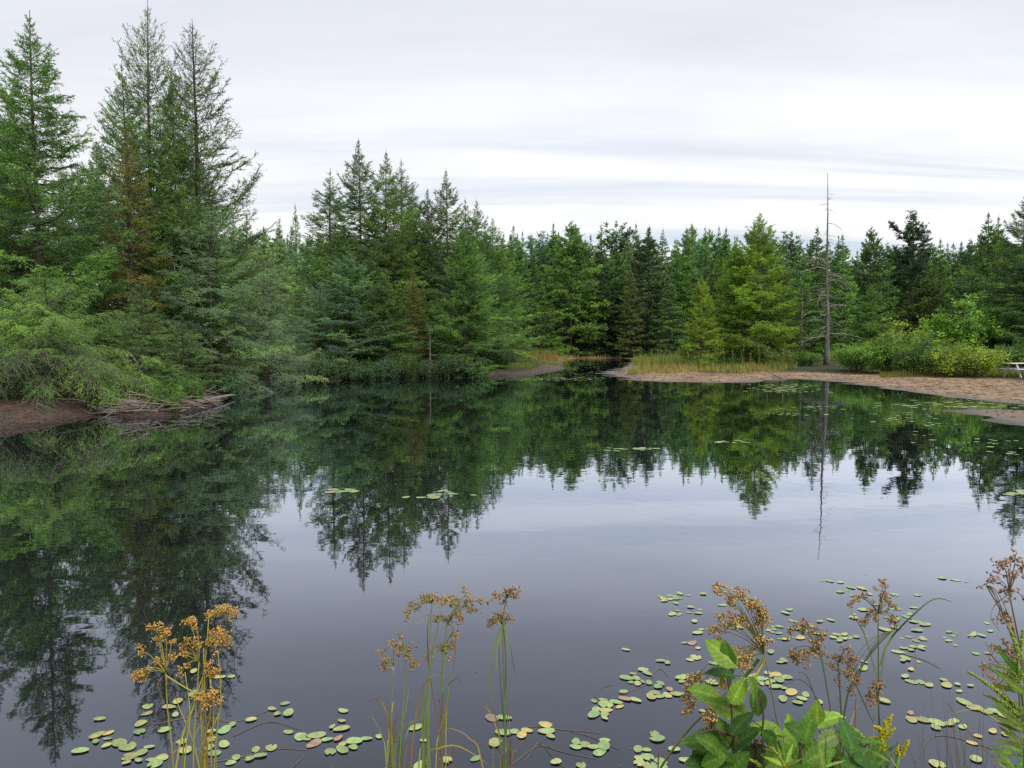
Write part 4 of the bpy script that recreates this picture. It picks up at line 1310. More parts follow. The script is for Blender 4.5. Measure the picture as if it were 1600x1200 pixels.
def pad_zone(x, y):
    if y < 760:
        return ('in the patch near the sand spit' if x > 1340 else 'in the patch below the dead tree' if x > 1200 else 'in the streak below the yellow-green larches' if x > 1080
                else 'in the streak in mid pond' if x > 880 else 'in the streak on the left centre water')
    return ('by the golden bulrush clump' if x < 395 else 'between golden and middle bulrushes' if x < 600 else 'by the tall middle bulrushes' if x < 835
            else 'left of the alder' if x < 1110 else 'behind the right bulrush heads' if x < 1380 else 'in the lower right shallows')
# rafts: pads that nearly touch
par = list(range(len(near_pads)))
def root(i):
    while par[i] != i:
        i = par[i]
    return i
for i in range(len(near_pads)):
    for j in range(i):
        if np.linalg.norm(near_pads[i]['p']-near_pads[j]['p']) < 0.082:
            par[root(i)] = root(j)
rafts = {}
for i in range(len(near_pads)):
    rafts.setdefault(root(i), []).append(near_pads[i])
byzone = {}
for r in rafts.values():
    cx = sum(q['x'] for q in r)/len(r); cy0 = sum(q['y'] for q in r)/len(r)
    byzone.setdefault(pad_zone(cx, cy0), []).append((cx, r))
_T = ['', 'first', 'second', 'third', 'fourth', 'fifth', 'sixth', 'seventh', 'eighth', 'ninth']
ORD0 = ['first', 'second', 'third', 'fourth', 'fifth', 'sixth', 'seventh', 'eighth', 'ninth', 'tenth', 'eleventh', 'twelfth', 'thirteenth', 'fourteenth', 'fifteenth', 'sixteenth', 'seventeenth', 'eighteenth', 'nineteenth', 'twentieth']
ORD = ORD0+['twenty-'+w if w else 'thirtieth' for w in _T[1:]+['']]+['thirty-'+w for w in _T[1:]]
CN = {'g': 'green', 'y': 'yellowed', 'r': 'reddish', 'b': 'withered brown'}
for z, rl in byzone.items():
    for multi in (False, True):
        sub = sorted([r for r in rl if (len(r[1]) > 1) == multi], key=lambda r: r[0])
        for k, (cx, r) in enumerate(sub):
            o_ = ORD[k] if k < len(ORD) else 'one far along'
            if not multi:
                q = r[0]
                q['lb'] = f"lone {CN[q['kd']]} lily pad, {o_} from the left {z}"
            else:
                rs_ = sorted(r, key=lambda q: -q['y'])
                for m_, q in enumerate(rs_):
                    w = 'nearest' if m_ == 0 else 'farthest' if m_ == len(rs_)-1 else (ORD[m_] if m_ < 20 else 'one')+' nearest'
                    q['lb'] = f"{CN[q['kd']]} pad {w} in the {o_} raft from the left {z}"
def pad_col(g, kind):
    k = g.uniform(0.78, 1.25); y_ = g.uniform(0.9, 1.5)
    return {'g': (PADG[0]*k*y_, PADG[1]*k, PADG[2]*k, 1), 'y': (0.50, 0.42, 0.13, 1), 'r': (0.36, 0.23, 0.16, 1), 'b': (0.26, 0.17, 0.13, 1)}[kind]
for n_, q in enumerate(near_pads):
    g = random.Random(q['seed']*31)
    o = bpy.data.objects.new('lily_pad', g.choice(PADS))
    o.location = (q['p'][0], q['p'][1], 0.003+0.0006*(q['seed'] % 7))
    o.rotation_euler = (g.gauss(0, 0.006), g.gauss(0, 0.006), g.uniform(0, TAU))
    o.scale = (q['s'], q['s'], 1)
    o.color = pad_col(g, q['kd'])
    tag(link(o), q['lb'], 'lily pad', 'lily pads floating on the pond')
# the tiny far-off pads, with those of the stream mouth: one mass
g = np.random.default_rng(61)
mb = MB()
def tiny_pad(p, s):
    k = 8; th = np.arange(k)*TAU/k
    az = g.uniform(0, TAU)
    vv = np.stack([np.cos(th)*s, np.sin(th)*s*0.7], -1)
    V = np.column_stack([p[0]+vv[:, 0]*math.cos(az)-vv[:, 1]*math.sin(az), p[1]+vv[:, 0]*math.sin(az)+vv[:, 1]*math.cos(az), np.full(k, 0.0012+0.002*g.uniform())])
    mb.add(V, np.arange(k)[None])
for q in tiny:
    tiny_pad(q['p'], q['s']*0.5)
for _ in range(420):
    r = g.uniform()
    if r < 0.4: x, y = g.normal(915, 32), g.uniform(563, 595)
    elif r < 0.55: x, y = g.normal(850, 25), g.normal(592, 1.5)
    elif r < 0.85: x, y = g.normal(1225, 25), g.uniform(600, 613)
    else: x, y = g.normal(1500, 45), g.normal(632, 4)
    p = G(x, y)
    if pond_dist(p[0], p[1]) > -0.15: continue
    tiny_pad(p, g.uniform(0.08, 0.16))
o = mb.build('distant_lily_pads', M_PAD); o.color = (*PADG, 1)
tag(o, kind='stuff')

# flecks of leaf and seed lying on the water
mb = MB()
for _ in range(130):
    x, y = g.uniform(0, 1600), 640+560*g.uniform()**1.0
    p = G(x, y)
    if pond_dist(p[0], p[1]) > -0.15: continue
    tiny_pad(p, g.uniform(0.002, 0.005)*(1+p[1]/14))
o = mb.build('water_flecks', M_PAD); o.color = (0.20, 0.17, 0.11, 1)
tag(o, kind='stuff')

# thin stalks trailing at the surface between the pads
M_STALK = solid_mat('trailing_stalk', (0.13, 0.085, 0.06), (0.26, 0.19, 0.14), 5, 0.6, 0.3)
STW = ['long arching', 'short straight', 'long low', 'stubby upright', 'curved leftmost', 'long topmost', 'slanting', 'small hooked', 'short slanting', 'low rightward', 'forked lower', 'upper right', 'short diagonal', 'small leftmost', 'tiny wavy', 'long bottom', 'upright', 'short flat']
def stalk(pts, r=0.0022, label='thin brown lily stalk trailing on the water between the pads', n=[0]):
    n[0] += 1
    label = label.replace('thin brown', STW[n[0]-1]+' thin').replace('trailing on the water ', 'afloat ')
    c = through([G(x, y, 0.002) for x, y in pts], 14)
    mb = MB(); mb.add(*tubes(c, np.linspace(r, r*0.6, len(c)), 4))
    tag(mb.build('trailing_stalk', M_STALK, None, True), label, 'stalk', 'lily stalks trailing on the water')
L_ = 'thin brown lily stalk trailing on the water '
for pts in ([(240, 1132), (310, 1120), (365, 1128), (420, 1110)], [(365, 1150), (420, 1128), (470, 1140)], [(310, 1195), (380, 1182), (430, 1170), (480, 1172)], [(455, 1200), (472, 1185), (478, 1172)],
            [(200, 1160), (215, 1140), (235, 1132)]):
    stalk(pts, label=L_+'beside the left bulrush clump')
for pts in ([(790, 1150), (830, 1135), (880, 1140), (940, 1145)], [(800, 1195), (835, 1168), (860, 1165)], [(780, 1170), (775, 1150), (785, 1130)], [(840, 1160), (820, 1190)], [(842, 1162), (880, 1175), (930, 1185)],
            [(845, 1160), (870, 1190), (885, 1200)], [(965, 1170), (920, 1150), (890, 1143)], [(945, 1110), (975, 1085), (1010, 1070)], [(930, 1090), (940, 1075), (955, 1070)], [(1015, 1062), (1030, 1045), (1045, 1058)]):
    stalk(pts, label=L_+'between middle stems and alder')
for pts in ([(1430, 1190), (1460, 1150), (1520, 1160), (1560, 1175)], [(1425, 1060), (1432, 1030), (1425, 1005)], [(1400, 1020), (1440, 1030), (1470, 1045)]):
    stalk(pts, label=L_+'at the lower right')

# ------------------------------------------------------------------ bulrushes (wool-grass) of the near shore
M_CULM = foliage_mat('sedge_stem', 0.15, low=(0.6, 0.7, 0.7), high=(1.5, 1.15, 0.8), spec=0.4, rough=0.45)
M_SPIKE = foliage_mat('brown_spikelets', 0.12, low=(0.45, 0.4, 0.35), high=(1.4, 1.35, 1.2), rough=0.8, spec=0.15)
def spikelets(centers, size, g, per):
    """little pointed egg-shaped spikelets in tight bunches"""
    V, F = [], []
    for c in centers:
        k = max(4, int(per*g.uniform(0.7, 1.3)))
        for _ in range(k):
            o_ = c+g.normal(0, size, 3)*np.array([1, 1, 0.9])
            d = unit(g.normal(0, 1, 3)+np.array([0, 0, -0.2]))
            a = unit(np.cross(d, g.normal(0, 1, 3))); b_ = np.cross(d, a)
            l = g.uniform(0.0045, 0.0075); w = l*0.42
            b0 = len(V)
            V.append(o_-d*l)
            for i in range(4):
                th = i*TAU/4
                V.append(o_+(a*math.cos(th)+b_*math.sin(th))*w)
            V.append(o_+d*l)
            for i in range(4):
                j = (i+1) % 4
                F.append((b0, b0+1+j, b0+1+i)); F.append((b0+5, b0+1+i, b0+1+j))
    return np.array(V), [np.array(F)]

def tuft_base(px, Y):
    b = A(px, 1200, Y)
    return b
def sedge(label, Y, culms, leaves, col, spike=(0.40, 0.26, 0.11), per=11, size=0.0075, seed=1, group='bulrush clumps along the near shore'):
    """culms: list of (stem px points bottom->node, [cluster px points]); leaves: list of (px points, width)"""
    g = np.random.default_rng(seed)
    bx = culms[0][0][0][0]
    b = A(bx, 1200, Y)
    e = empty('bulrush_plant', (b[0], Y, gz(b[0], Y)))
    tag(e, label, 'bulrush', group)
    org = np.array(e.location)
    for stem, clusters in culms:
        dy = g.normal(0, 0.04)
        pts = [A(x, y, Y+dy) for x, y in stem]
        # continue below the frame to the ground
        d = pts[0]-pts[1]
        low = pts[0].copy(); low += d/abs(d[2])*(pts[0][2]-gz(pts[0][0], Y)+0.05)*np.array([0.35, 0.35, 1.0])
        c = through(([low] if stem[0][1] > 1150 and len(stem) < 5 else [])+pts, 14)-org
        mb = MB()
        r = 0.0030 if len(clusters) else 0.0024
        mb.add(*tubes(c, np.linspace(r, r*0.55, len(c)), 6))
        o = mb.build('stem', M_CULM, e, True)
        k = g.uniform(0.85, 1.15)
        o.color = (col[0]*k, col[1]*k, col[2]*k, 1)
        node = pts[-1]
        if clusters:
            rays = MB(); cen = []
            for cl_ in clusters:
                x, y = cl_[:2]
                nd_px = stem[-1] if len(cl_) < 4 else cl_[2:4]
                st = A(nd_px[0], nd_px[1], Y+dy)
                tp = A(x, y, Y+dy+g.normal(0, 0.025))
                ln = np.linalg.norm(tp-st)
                md = (st+tp)/2+np.array([0, 0, 0.28*ln+0.006])+g.normal(0, 0.05*ln, 3)
                rays.add(*tubes(curve(st, md, tp, 7)-org, np.linspace(0.0013, 0.0008, 7), 4))
                cen.append(tp)
                for _ in range(int(g.integers(1, 4))):
                    q = tp+g.normal(0, 0.008, 3)+np.array([0, 0, -0.004])
                    cen.append(q)
                    rays.add(*tubes(np.array([curve(st, md, tp, 7)[5], q])-org, [0.0008, 0.0006], 3))
            ro = rays.build('seed_head', M_CULM, e)
            ro.color = (col[0]*1.1, col[1]*1.0, col[2], 1)
            V, F = spikelets(cen, size, g, per)
            sm = MB(); sm.add(V-org, F, np.repeat(g.uniform(0, 1, len(V)//6), 6))
            so = sm.build('spikelets', M_SPIKE, ro)
            so['kind'] = 'stuff'
            so.color = (*spike, 1)
    xs = [c_[0][0][0] for c_ in culms if c_[0][0][1] > 1150]
    extra = []
    for _ in range(9):
        x = g.choice(xs)+g.normal(0, 9)
        h_ = g.uniform(30, 120); bend = g.normal(0, 22)
        extra.append(([(x, 1200), (x+bend*0.3, 1200-h_*0.6), (x+bend, 1200-h_), (x+bend*1.7, 1200-h_*0.9)], g.uniform(0.0025, 0.005), [GLD, GRN, BRN, (0.34, 0.26, 0.09), GRN][g.integers(0, 5)]))
    for pts_px, w, lc in list(leaves)+extra:
        pts = [A(x, y, Y+g.normal(0, 0.02)) for x, y in pts_px]
        if pts_px[0][1] > 1150:
            d = pts[0]-pts[1]
            pts = [pts[0]+d/max(abs(d[2]), 0.05)*(pts[0][2]-gz(pts[0][0], Y))*np.array([0.3, 0.3, 1.0])]+pts
        c = through(pts, 14)-org
        n = len(c)
        T = np.gradient(c, axis=0)
        sd = unit(np.cross(T, np.array([[0.2, 1.0, 0.1]])))
        ww = w*np.interp(np.linspace(0, 1, n), [0, 0.3, 0.8, 1], [0.8, 1, 0.55, 0.06])
        V = np.stack([c-sd*ww[:, None]/2, c+np.array([0, -0.0012, 0])*0+np.cross(T, sd)*0.0+np.array([0, 0.001, -0.0012]), c+sd*ww[:, None]/2], 1).reshape(-1, 3)
        q = []
        for i in range(n-1):
            q += [(3*i, 3*i+1, 3*i+4, 3*i+3), (3*i+1, 3*i+2, 3*i+5, 3*i+4)]
        mb = MB(); mb.add(V, np.array(q), np.linspace(0.35, 0.75, n).repeat(3))
        o = mb.build('leaf_blade', M_CULM, e, True)
        o.color = (*lc, 1)
    return e
GLD = (0.42, 0.38, 0.05); GRN = (0.19, 0.27, 0.06); BRN = (0.22, 0.13, 0.06); DGR = (0.08, 0.12, 0.03)
sedge('golden bulrush clump with drooping orange-brown heads at the lower left', 2.45, [
    ([(271, 1200), (262, 1110), (259, 1052)], [(220, 1018), (208, 1056), (214, 1051), (223, 1057), (261, 984), (249, 976), (258, 992), (246, 1000), (232, 1045), (270, 1002), (237, 977), (247, 1035)]),
    ([(302, 1200), (306, 1110), (311, 1034)], [(290, 1003), (283, 1010), (304, 1003), (297, 970), (301, 975), (285, 1044), (292, 1042), (287, 1020), (310, 1010), (272, 1026)]),
    ([(323, 1200), (321, 1120), (318, 1012)], [(338, 1000), (346, 995), (352, 990), (349, 1003), (331, 998), (344, 984), (358, 1000), (327, 1003), (340, 1008), (335, 990)]),
    ([(318, 1200), (318, 1080), (326, 968)], [(330, 956), (341, 949), (350, 950), (362, 954), (367, 960), (345, 955), (355, 949), (325, 960)]),
    ([(330, 1200), (334, 1110), (328, 1060)], [(325, 1045), (332, 1049), (322, 1038), (338, 1050)]),
    ([(258, 1055), (300, 1080), (322, 1086)], [(316, 1090), (325, 1093), (332, 1088), (343, 1093), (320, 1098), (328, 1084), (310, 1086)]),
    ([(335, 1200), (345, 1090), (340, 1015)], []),
    ([(288, 1200), (297, 1120), (289, 1050)], [])],
    [([(275, 1200), (300, 1110), (322, 1040)], 0.007, GLD), ([(312, 1200), (280, 1105), (271, 1083)], 0.006, GLD), ([(316, 1195), (330, 1110), (324, 1085)], 0.007, (0.30, 0.2, 0.05)),
     ([(320, 1190), (345, 1105), (335, 1090)], 0.006, GLD), ([(285, 1200), (292, 1130), (305, 1085)], 0.006, GRN), ([(320, 1200), (314, 1120), (318, 1040)], 0.008, GLD),
     ([(322, 1042), (338, 1052), (349, 1057)], 0.007, (0.38, 0.27, 0.08)), ([(258, 1100), (247, 1070), (256, 1054)], 0.004, BRN)], GLD, (0.58, 0.36, 0.11), seed=3, per=13, size=0.0065)
sedge('short bulrush stems with brown heads left of the tallest ones', 2.35, [
    ([(613, 1200), (611, 1120), (615, 1040)], [(595, 1018), (600, 1036), (598, 1042), (612, 1003), (606, 1028), (622, 1022), (604, 1045), (617, 1014)]),
    ([(624, 1200), (631, 1090), (634, 1025)], [(625, 992), (627, 998), (622, 1008), (638, 1012), (647, 1033), (640, 1028), (635, 1022), (628, 1012), (649, 1036)])],
    [([(615, 1200), (603, 1110), (588, 1093), (574, 1097)], 0.006, (0.34, 0.22, 0.07)), ([(604, 1200), (608, 1150), (606, 1115)], 0.006, GLD), ([(620, 1200), (634, 1110), (640, 1070)], 0.005, GRN),
     ([(612, 1200), (618, 1140), (612, 1105)], 0.005, BRN)], GRN, seed=4, per=6, size=0.0055)
sedge('tallest bulrush stems with open brown heads in the lower middle', 2.35, [
    ([(668, 1200), (671, 1080), (671, 1010), (675, 942)], [(664, 934), (670, 931), (676, 929), (680, 934), (660, 938), (641, 943), (652, 945), (637, 958), (636, 963)]),
    ([(660, 1200), (670, 1060), (691, 946)], [(693, 934), (697, 940), (690, 940), (707, 938), (712, 944), (700, 932), (718, 942)]),
    ([(690, 1200), (690, 1100), (698, 975), (701, 971)], [(700, 966), (704, 968), (694, 970), (685, 966), (683, 963), (715, 962), (720, 958), (728, 948), (735, 949), (742, 953), (750, 940), (753, 937), (724, 922), (730, 930), (731, 936), (720, 968)]),
    ([(689, 1200), (690, 1100), (692, 1018)], [(694, 1012), (700, 1010), (708, 1005), (698, 1020), (688, 1014), (672, 1021), (684, 1012), (706, 1012), (714, 986), (710, 990), (697, 1005)])],
    [([(642, 1200), (655, 1095), (670, 1060), (690, 1050)], 0.006, (0.30, 0.17, 0.06)), ([(663, 1200), (660, 1115), (672, 1050)], 0.007, GRN), ([(693, 1200), (672, 1060), (668, 980), (676, 945)], 0.005, BRN),
     ([(688, 1200), (700, 1090), (709, 1040)], 0.006, GRN), ([(662, 1200), (684, 1170), (720, 1167), (770, 1200)], 0.007, GLD), ([(755, 1200), (735, 1155), (712, 1140), (697, 1138)], 0.005, (0.38, 0.26, 0.08)),
     ([(700, 1070), (715, 1060), (722, 1073)], 0.003, BRN), ([(632, 1200), (640, 1165), (660, 1155)], 0.004, BRN), ([(703, 975), (712, 1000), (708, 1050)], 0.003, BRN), ([(708, 1200), (706, 1165), (698, 1200)], 0.004, BRN),
     ([(671, 960), (648, 970), (638, 980)], 0.003, GLD)], GRN, seed=5, per=6, size=0.0055)
sedge('single bulrush with long drooping blades right of the tallest stems', 2.45, [
    ([(791, 1200), (789, 1110), (785, 976)], [(774, 966), (768, 968), (778, 960), (764, 972), (780, 966), (794, 966), (796, 962), (785, 958)]),
    ([(790, 1200), (787, 1080), (786, 970), (792, 935)], [(797, 922), (802, 925), (793, 924), (808, 930), (805, 920), (772, 929), (778, 935), (784, 943), (788, 921)]),
    ([(788, 1200), (793, 1110), (788, 975)], []), ([(792, 1200), (783, 1080), (778, 990)], [])],
    [([(785, 976), (770, 1020), (766, 1070), (771, 1110)], 0.005, GRN), ([(785, 976), (778, 1010), (776, 1050)], 0.005, GRN), ([(786, 976), (797, 1010), (806, 1062)], 0.004, GRN),
     ([(787, 976), (790, 1040), (788, 1100)], 0.005, BRN)], (0.12, 0.19, 0.045), seed=6, per=7, size=0.0055)
sedge('bulrush with the heaviest brown heads above the alder leaves', 1.95, [
    ([(1219, 1200), (1211, 1110), (1194, 1022)], [(1121, 917), (1131, 917), (1139, 930), (1150, 930), (1159, 928), (1142, 940), (1166, 938), (1174, 944), (1183, 944), (1190, 952), (1186, 962), (1194, 968), (1177, 940),
        (1192, 958), (1131, 962), (1126, 972), (1118, 983), (1110, 985), (1140, 966), (1155, 968), (1160, 964), (1150, 972), (1136, 975), (1154, 1026), (1164, 1022), (1170, 1028), (1147, 1018), (1166, 1035), (1174, 1012), (1160, 1040), (1187, 998), (1194, 1000)]),
    ([(1148, 1200), (1142, 1110), (1137, 1090)], [(1150, 1098), (1147, 1105), (1142, 1100), (1110, 1110), (1108, 1122), (1112, 1128), (1105, 1132), (1114, 1116)]),
    ([(1032, 1200), (1066, 1152), (1110, 1106), (1160, 1060), (1186, 1030)], [(1088, 1055), (1082, 1066), (1076, 1076), (1074, 1090), (1078, 1102), (1075, 1110), (1086, 1060), (1132, 1056), (1130, 1066), (1136, 1050)]),
    ([(1172, 1200), (1192, 1160), (1213, 1134)], [])],
    [([(1186, 1030), (1160, 1062), (1125, 1092)], 0.010, DGR), ([(1194, 1025), (1180, 1060), (1155, 1096)], 0.006, GLD), ([(1196, 1030), (1180, 1055), (1160, 1068)], 0.005, GLD),
     ([(1145, 1200), (1110, 1180), (1075, 1156), (1060, 1158), (1030, 1200)], 0.008, (0.30, 0.28, 0.06)), ([(1172, 1200), (1190, 1160), (1214, 1134)], 0.009, (0.25, 0.30, 0.06))],
    (0.17, 0.18, 0.045), (0.50, 0.35, 0.14), seed=7, per=12, size=0.0065)
sedge('airy bulrush stems with loose brown heads right of the heaviest ones', 2.2, [
    ([(1314, 1200), (1298, 1110), (1286, 1040), (1280, 1020)], [(1240, 980), (1252, 976), (1262, 976), (1234, 986), (1256, 984), (1270, 982), (1280, 994), (1288, 990), (1276, 1000), (1255, 1020), (1262, 1018), (1270, 1015),
        (1256, 1032), (1284, 1025), (1276, 1022), (1238, 1022), (1242, 1030), (1236, 1015)]),
    ([(1318, 1200), (1314, 1110), (1310, 1035)], [(1308, 1025), (1318, 1018), (1326, 1012), (1330, 1025), (1334, 1032), (1300, 1040), (1310, 1060), (1309, 1048), (1320, 1030), (1328, 1042)]),
    ([(1374, 1200), (1373, 1110), (1372, 958)], [(1383, 912), (1381, 925), (1384, 935), (1390, 940), (1395, 944), (1376, 932), (1342, 934), (1348, 932), (1336, 938), (1354, 962), (1352, 975), (1360, 955), (1350, 970), (1396, 968), (1392, 972),
        (1400, 965), (1376, 955), (1368, 962), (1384, 918)]),
    ([(1376, 1200), (1374, 1120), (1370, 1075)], [(1366, 1068), (1372, 1072), (1360, 1080), (1375, 1082), (1368, 1090), (1356, 1085), (1362, 1096), (1378, 1070)]),
    ([(1310, 1200), (1320, 1110), (1334, 1060), (1370, 1010), (1395, 985)], [(1330, 1056), (1334, 1064), (1328, 1050), (1338, 1068), (1330, 1080)])],
    [([(1375, 1040), (1390, 1000), (1428, 960), (1460, 936), (1488, 940)], 0.006, DGR), ([(1370, 1060), (1350, 990), (1332, 960), (1328, 940)], 0.004, GRN), ([(1376, 1060), (1385, 1010), (1410, 965)], 0.004, GRN),
     ([(1300, 1170), (1275, 1090), (1250, 1062), (1225, 1070)], 0.004, DGR), ([(1335, 1065), (1355, 1110), (1370, 1140)], 0.004, DGR), ([(1334, 1200), (1336, 1130), (1337, 1085)], 0.008, (0.24, 0.16, 0.07)),
     ([(1288, 1130), (1262, 1060), (1247, 1050)], 0.003, DGR), ([(1306, 1040), (1275, 1035), (1262, 1040)], 0.003, GRN)], (0.12, 0.16, 0.05), seed=8, per=7, size=0.0055)
sedge('thin bulrush with scattered dark brown heads at the right edge', 1.9, [
    ([(1612, 1200), (1598, 1040), (1577, 928)], [(1565, 877), (1562, 884), (1573, 882), (1578, 868), (1588, 862), (1572, 898), (1583, 896), (1580, 926), (1572, 922), (1566, 925), (1547, 908), (1550, 904), (1597, 892), (1599, 935), (1578, 936), (1592, 874), (1596, 884)]),
    ([(1612, 1180), (1590, 1010), (1572, 968), (1541, 915)], [(1568, 962), (1572, 968), (1565, 970), (1576, 966)]),
    ([(1602, 1200), (1598, 1100), (1590, 1050)], [(1566, 1001), (1560, 1012), (1568, 1014), (1552, 1010), (1575, 1015), (1582, 1018), (1588, 1016), (1542, 1044), (1538, 1043), (1556, 1064), (1561, 1068), (1570, 1078), (1573, 1070), (1576, 1052), (1580, 1058), (1590, 1020)])],
    [([(1577, 928), (1555, 945), (1548, 965), (1562, 985)], 0.003, BRN), ([(1570, 1048), (1550, 1025), (1540, 1003)], 0.003, BRN), ([(1480, 1098), (1510, 1140), (1545, 1180), (1560, 1200)][::-1], 0.004, BRN)],
    (0.17, 0.13, 0.055), (0.40, 0.24, 0.12), seed=9, per=3, size=0.005)

# fine dry grass blades at the lower right
g = np.random.default_rng(71)
e = empty('grass_tuft', (G(1540, 1200)[0]*0.75, 2.6, 0))
tag(e, 'tuft of thin brownish grass in the shallows at the lower right', 'grass tuft')
for i in range(34):
    x = g.normal(1525, 38)
    Y = 2.6+g.normal(0, 0.15)
    b = A(x, 1200, Y); b = np.array([b[0], Y, min(0.0, gz(b[0], Y))+0.0])
    tp = A(x+g.normal(-20, 40), g.uniform(1080, 1185), Y)
    c = curve(b, (b+tp)/2+g.normal(0, 0.03, 3), tp, 8)-np.array(e.location)
    mb = MB(); mb.add(*tubes(c, np.linspace(0.0022, 0.0006, 8), 3), tint=g.uniform(0.2, 0.9))
    o = mb.build('blade', M_GRASS, e)
    o.color = (0.17, 0.13, 0.08, 1) if i % 3 else (0.14, 0.17, 0.05, 1)

# ------------------------------------------------------------------ alder and goldenrod
M_ALDER, t = new_mat('alder_leaf')
o = nd(t, 'ShaderNodeOutputMaterial')
oi = nd(t, 'ShaderNodeObjectInfo')
at = nd(t, 'ShaderNodeAttribute', attribute_name='tint')
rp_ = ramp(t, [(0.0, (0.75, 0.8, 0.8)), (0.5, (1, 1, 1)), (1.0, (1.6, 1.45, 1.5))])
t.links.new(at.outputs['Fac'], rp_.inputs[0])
tcn = nd(t, 'ShaderNodeTexCoord')
nz = nd(t, 'ShaderNodeTexNoise', i_Scale=4.5, i_Detail=7.0, i_Roughness=0.65)
t.links.new(tcn.outputs['Object'], nz.inputs['Vector'])
rn = ramp(t, [(0.29, (1.7, 0.62, 0.55)), (0.335, (0.70, 0.76, 0.72)), (0.5, (1, 1, 1)), (0.72, (1.30, 1.15, 1.1))])
t.links.new(nz.outputs[0], rn.inputs[0])
c_ = mixc(t, 1.0, mixc(t, 1.0, oi.outputs['Color'], rp_.outputs[0], 'MULTIPLY'), rn.outputs[0], 'MULTIPLY')
p = nd(t, 'ShaderNodeBsdfPrincipled'); p.inputs['Roughness'].default_value = 0.5; p.inputs['Specular IOR Level'].default_value = 0.2
t.links.new(c_, p.inputs['Base Color'])
tr = nd(t, 'ShaderNodeBsdfTranslucent')
t.links.new(mixc(t, 1.0, c_, (1.3, 1.3, 0.5), 'MULTIPLY'), tr.inputs[0])
mx = nd(t, 'ShaderNodeMixShader'); mx.inputs[0].default_value = 0.36
t.links.new(p.outputs[0], mx.inputs[1]); t.links.new(tr.outputs[0], mx.inputs[2]); t.links.new(mx.outputs[0], o.inputs[0])

def leaf_mesh(seed, wid_, fold=0.18, curlz=0.15, toothed=True):
    """pleated, toothed leaf, unit length along +x, blade facing +z"""
    g = np.random.default_rng(seed)
    n = 29; cols = 9
    V, T = [], []
    for i in range(n):
        u = i/(n-1)
        w = wid_*0.5*(math.sin(math.pi*min(1, u*0.96+0.02)**0.80))**0.85
        if toothed:
            w *= 1+0.09*(1 if i % 2 else -1)
        w = max(w, 0.004)
        for j in range(cols):
            v = (j/(cols-1)-0.5)*2
            z = -curlz*u*u*0.9+fold*abs(v)*w - 0.10*v*v*w
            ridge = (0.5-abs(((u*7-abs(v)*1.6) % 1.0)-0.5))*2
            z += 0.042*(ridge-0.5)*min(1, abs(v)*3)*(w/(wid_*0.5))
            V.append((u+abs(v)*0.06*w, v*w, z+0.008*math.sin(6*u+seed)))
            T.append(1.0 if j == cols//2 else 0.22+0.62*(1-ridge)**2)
    ix = np.arange(n*cols).reshape(n, cols)
    q = np.stack([ix[:-1, :-1], ix[1:, :-1], ix[1:, 1:], ix[:-1, 1:]], -1).reshape(-1, 4)
    return np_mesh('leaf', np.array(V), [q], [M_ALDER], None, {'tint': T}, True)
ALD = [leaf_mesh(1, 0.58, 0.30, 0.30), leaf_mesh(2, 0.52, 0.38, 0.42), leaf_mesh(3, 0.62, 0.20, 0.18)]
NAR = [leaf_mesh(5, 0.16, 0.3, 0.25, False), leaf_mesh(6, 0.13, 0.2, 0.12, False)]
from mathutils import Matrix, Vector
def place_leaf(mesh, parent, cx, cy_, ln, ang, Y, col, g, facing=0.75, name='leaf', width=1.0):
    """leaf centred at a photo point at distance Y, ln photo px long, tip pointing along the picture angle (0 right, 90 up)"""
    a = R_(ang)
    L = ln*Y/FPX*(0.98 if name == 'leaf' else 1.0)
    cpt = A(cx, cy_, Y)
    ax = Vector((math.cos(a), g.uniform(-0.35, 0.35), math.sin(a))).normalized()
    view = Vector((-cpt[0], -cpt[1], CAM_H-cpt[2])).normalized()
    facing = g.uniform(0.25, 0.75)
    nrm = (view*facing+Vector((0, 0, 1))*0.5+Vector((g.gauss(0, .25), g.gauss(0, .25), g.gauss(0, .2))))
    nrm = (nrm-ax*nrm.dot(ax)).normalized()
    yy = nrm.cross(ax)
    m = Matrix((ax, yy, nrm)).transposed().to_4x4()
    base = Vector(cpt)-ax*L*0.5
    o = bpy.data.objects.new(name, mesh)
    link(o, parent)
    o.matrix_world = Matrix.Translation(base) @ m @ Matrix.Diagonal((L, L*width, L, 1))
    # parents carry only a translation here
    o.matrix_parent_inverse = Matrix.Identity(4)
    o.matrix_basis = Matrix.Translation(-Vector(parent.location)) @ o.matrix_basis
    k_ = g.uniform(0.75, 1.25)
    o.color = (col[0]*k_*g.uniform(0.9, 1.2), col[1]*k_, col[2]*k_, 1)
    return base
LG = (0.19, 0.37, 0.05); MG = (0.11, 0.24, 0.035); DL = (0.06, 0.145, 0.03); OLV = (0.24, 0.20, 0.04)
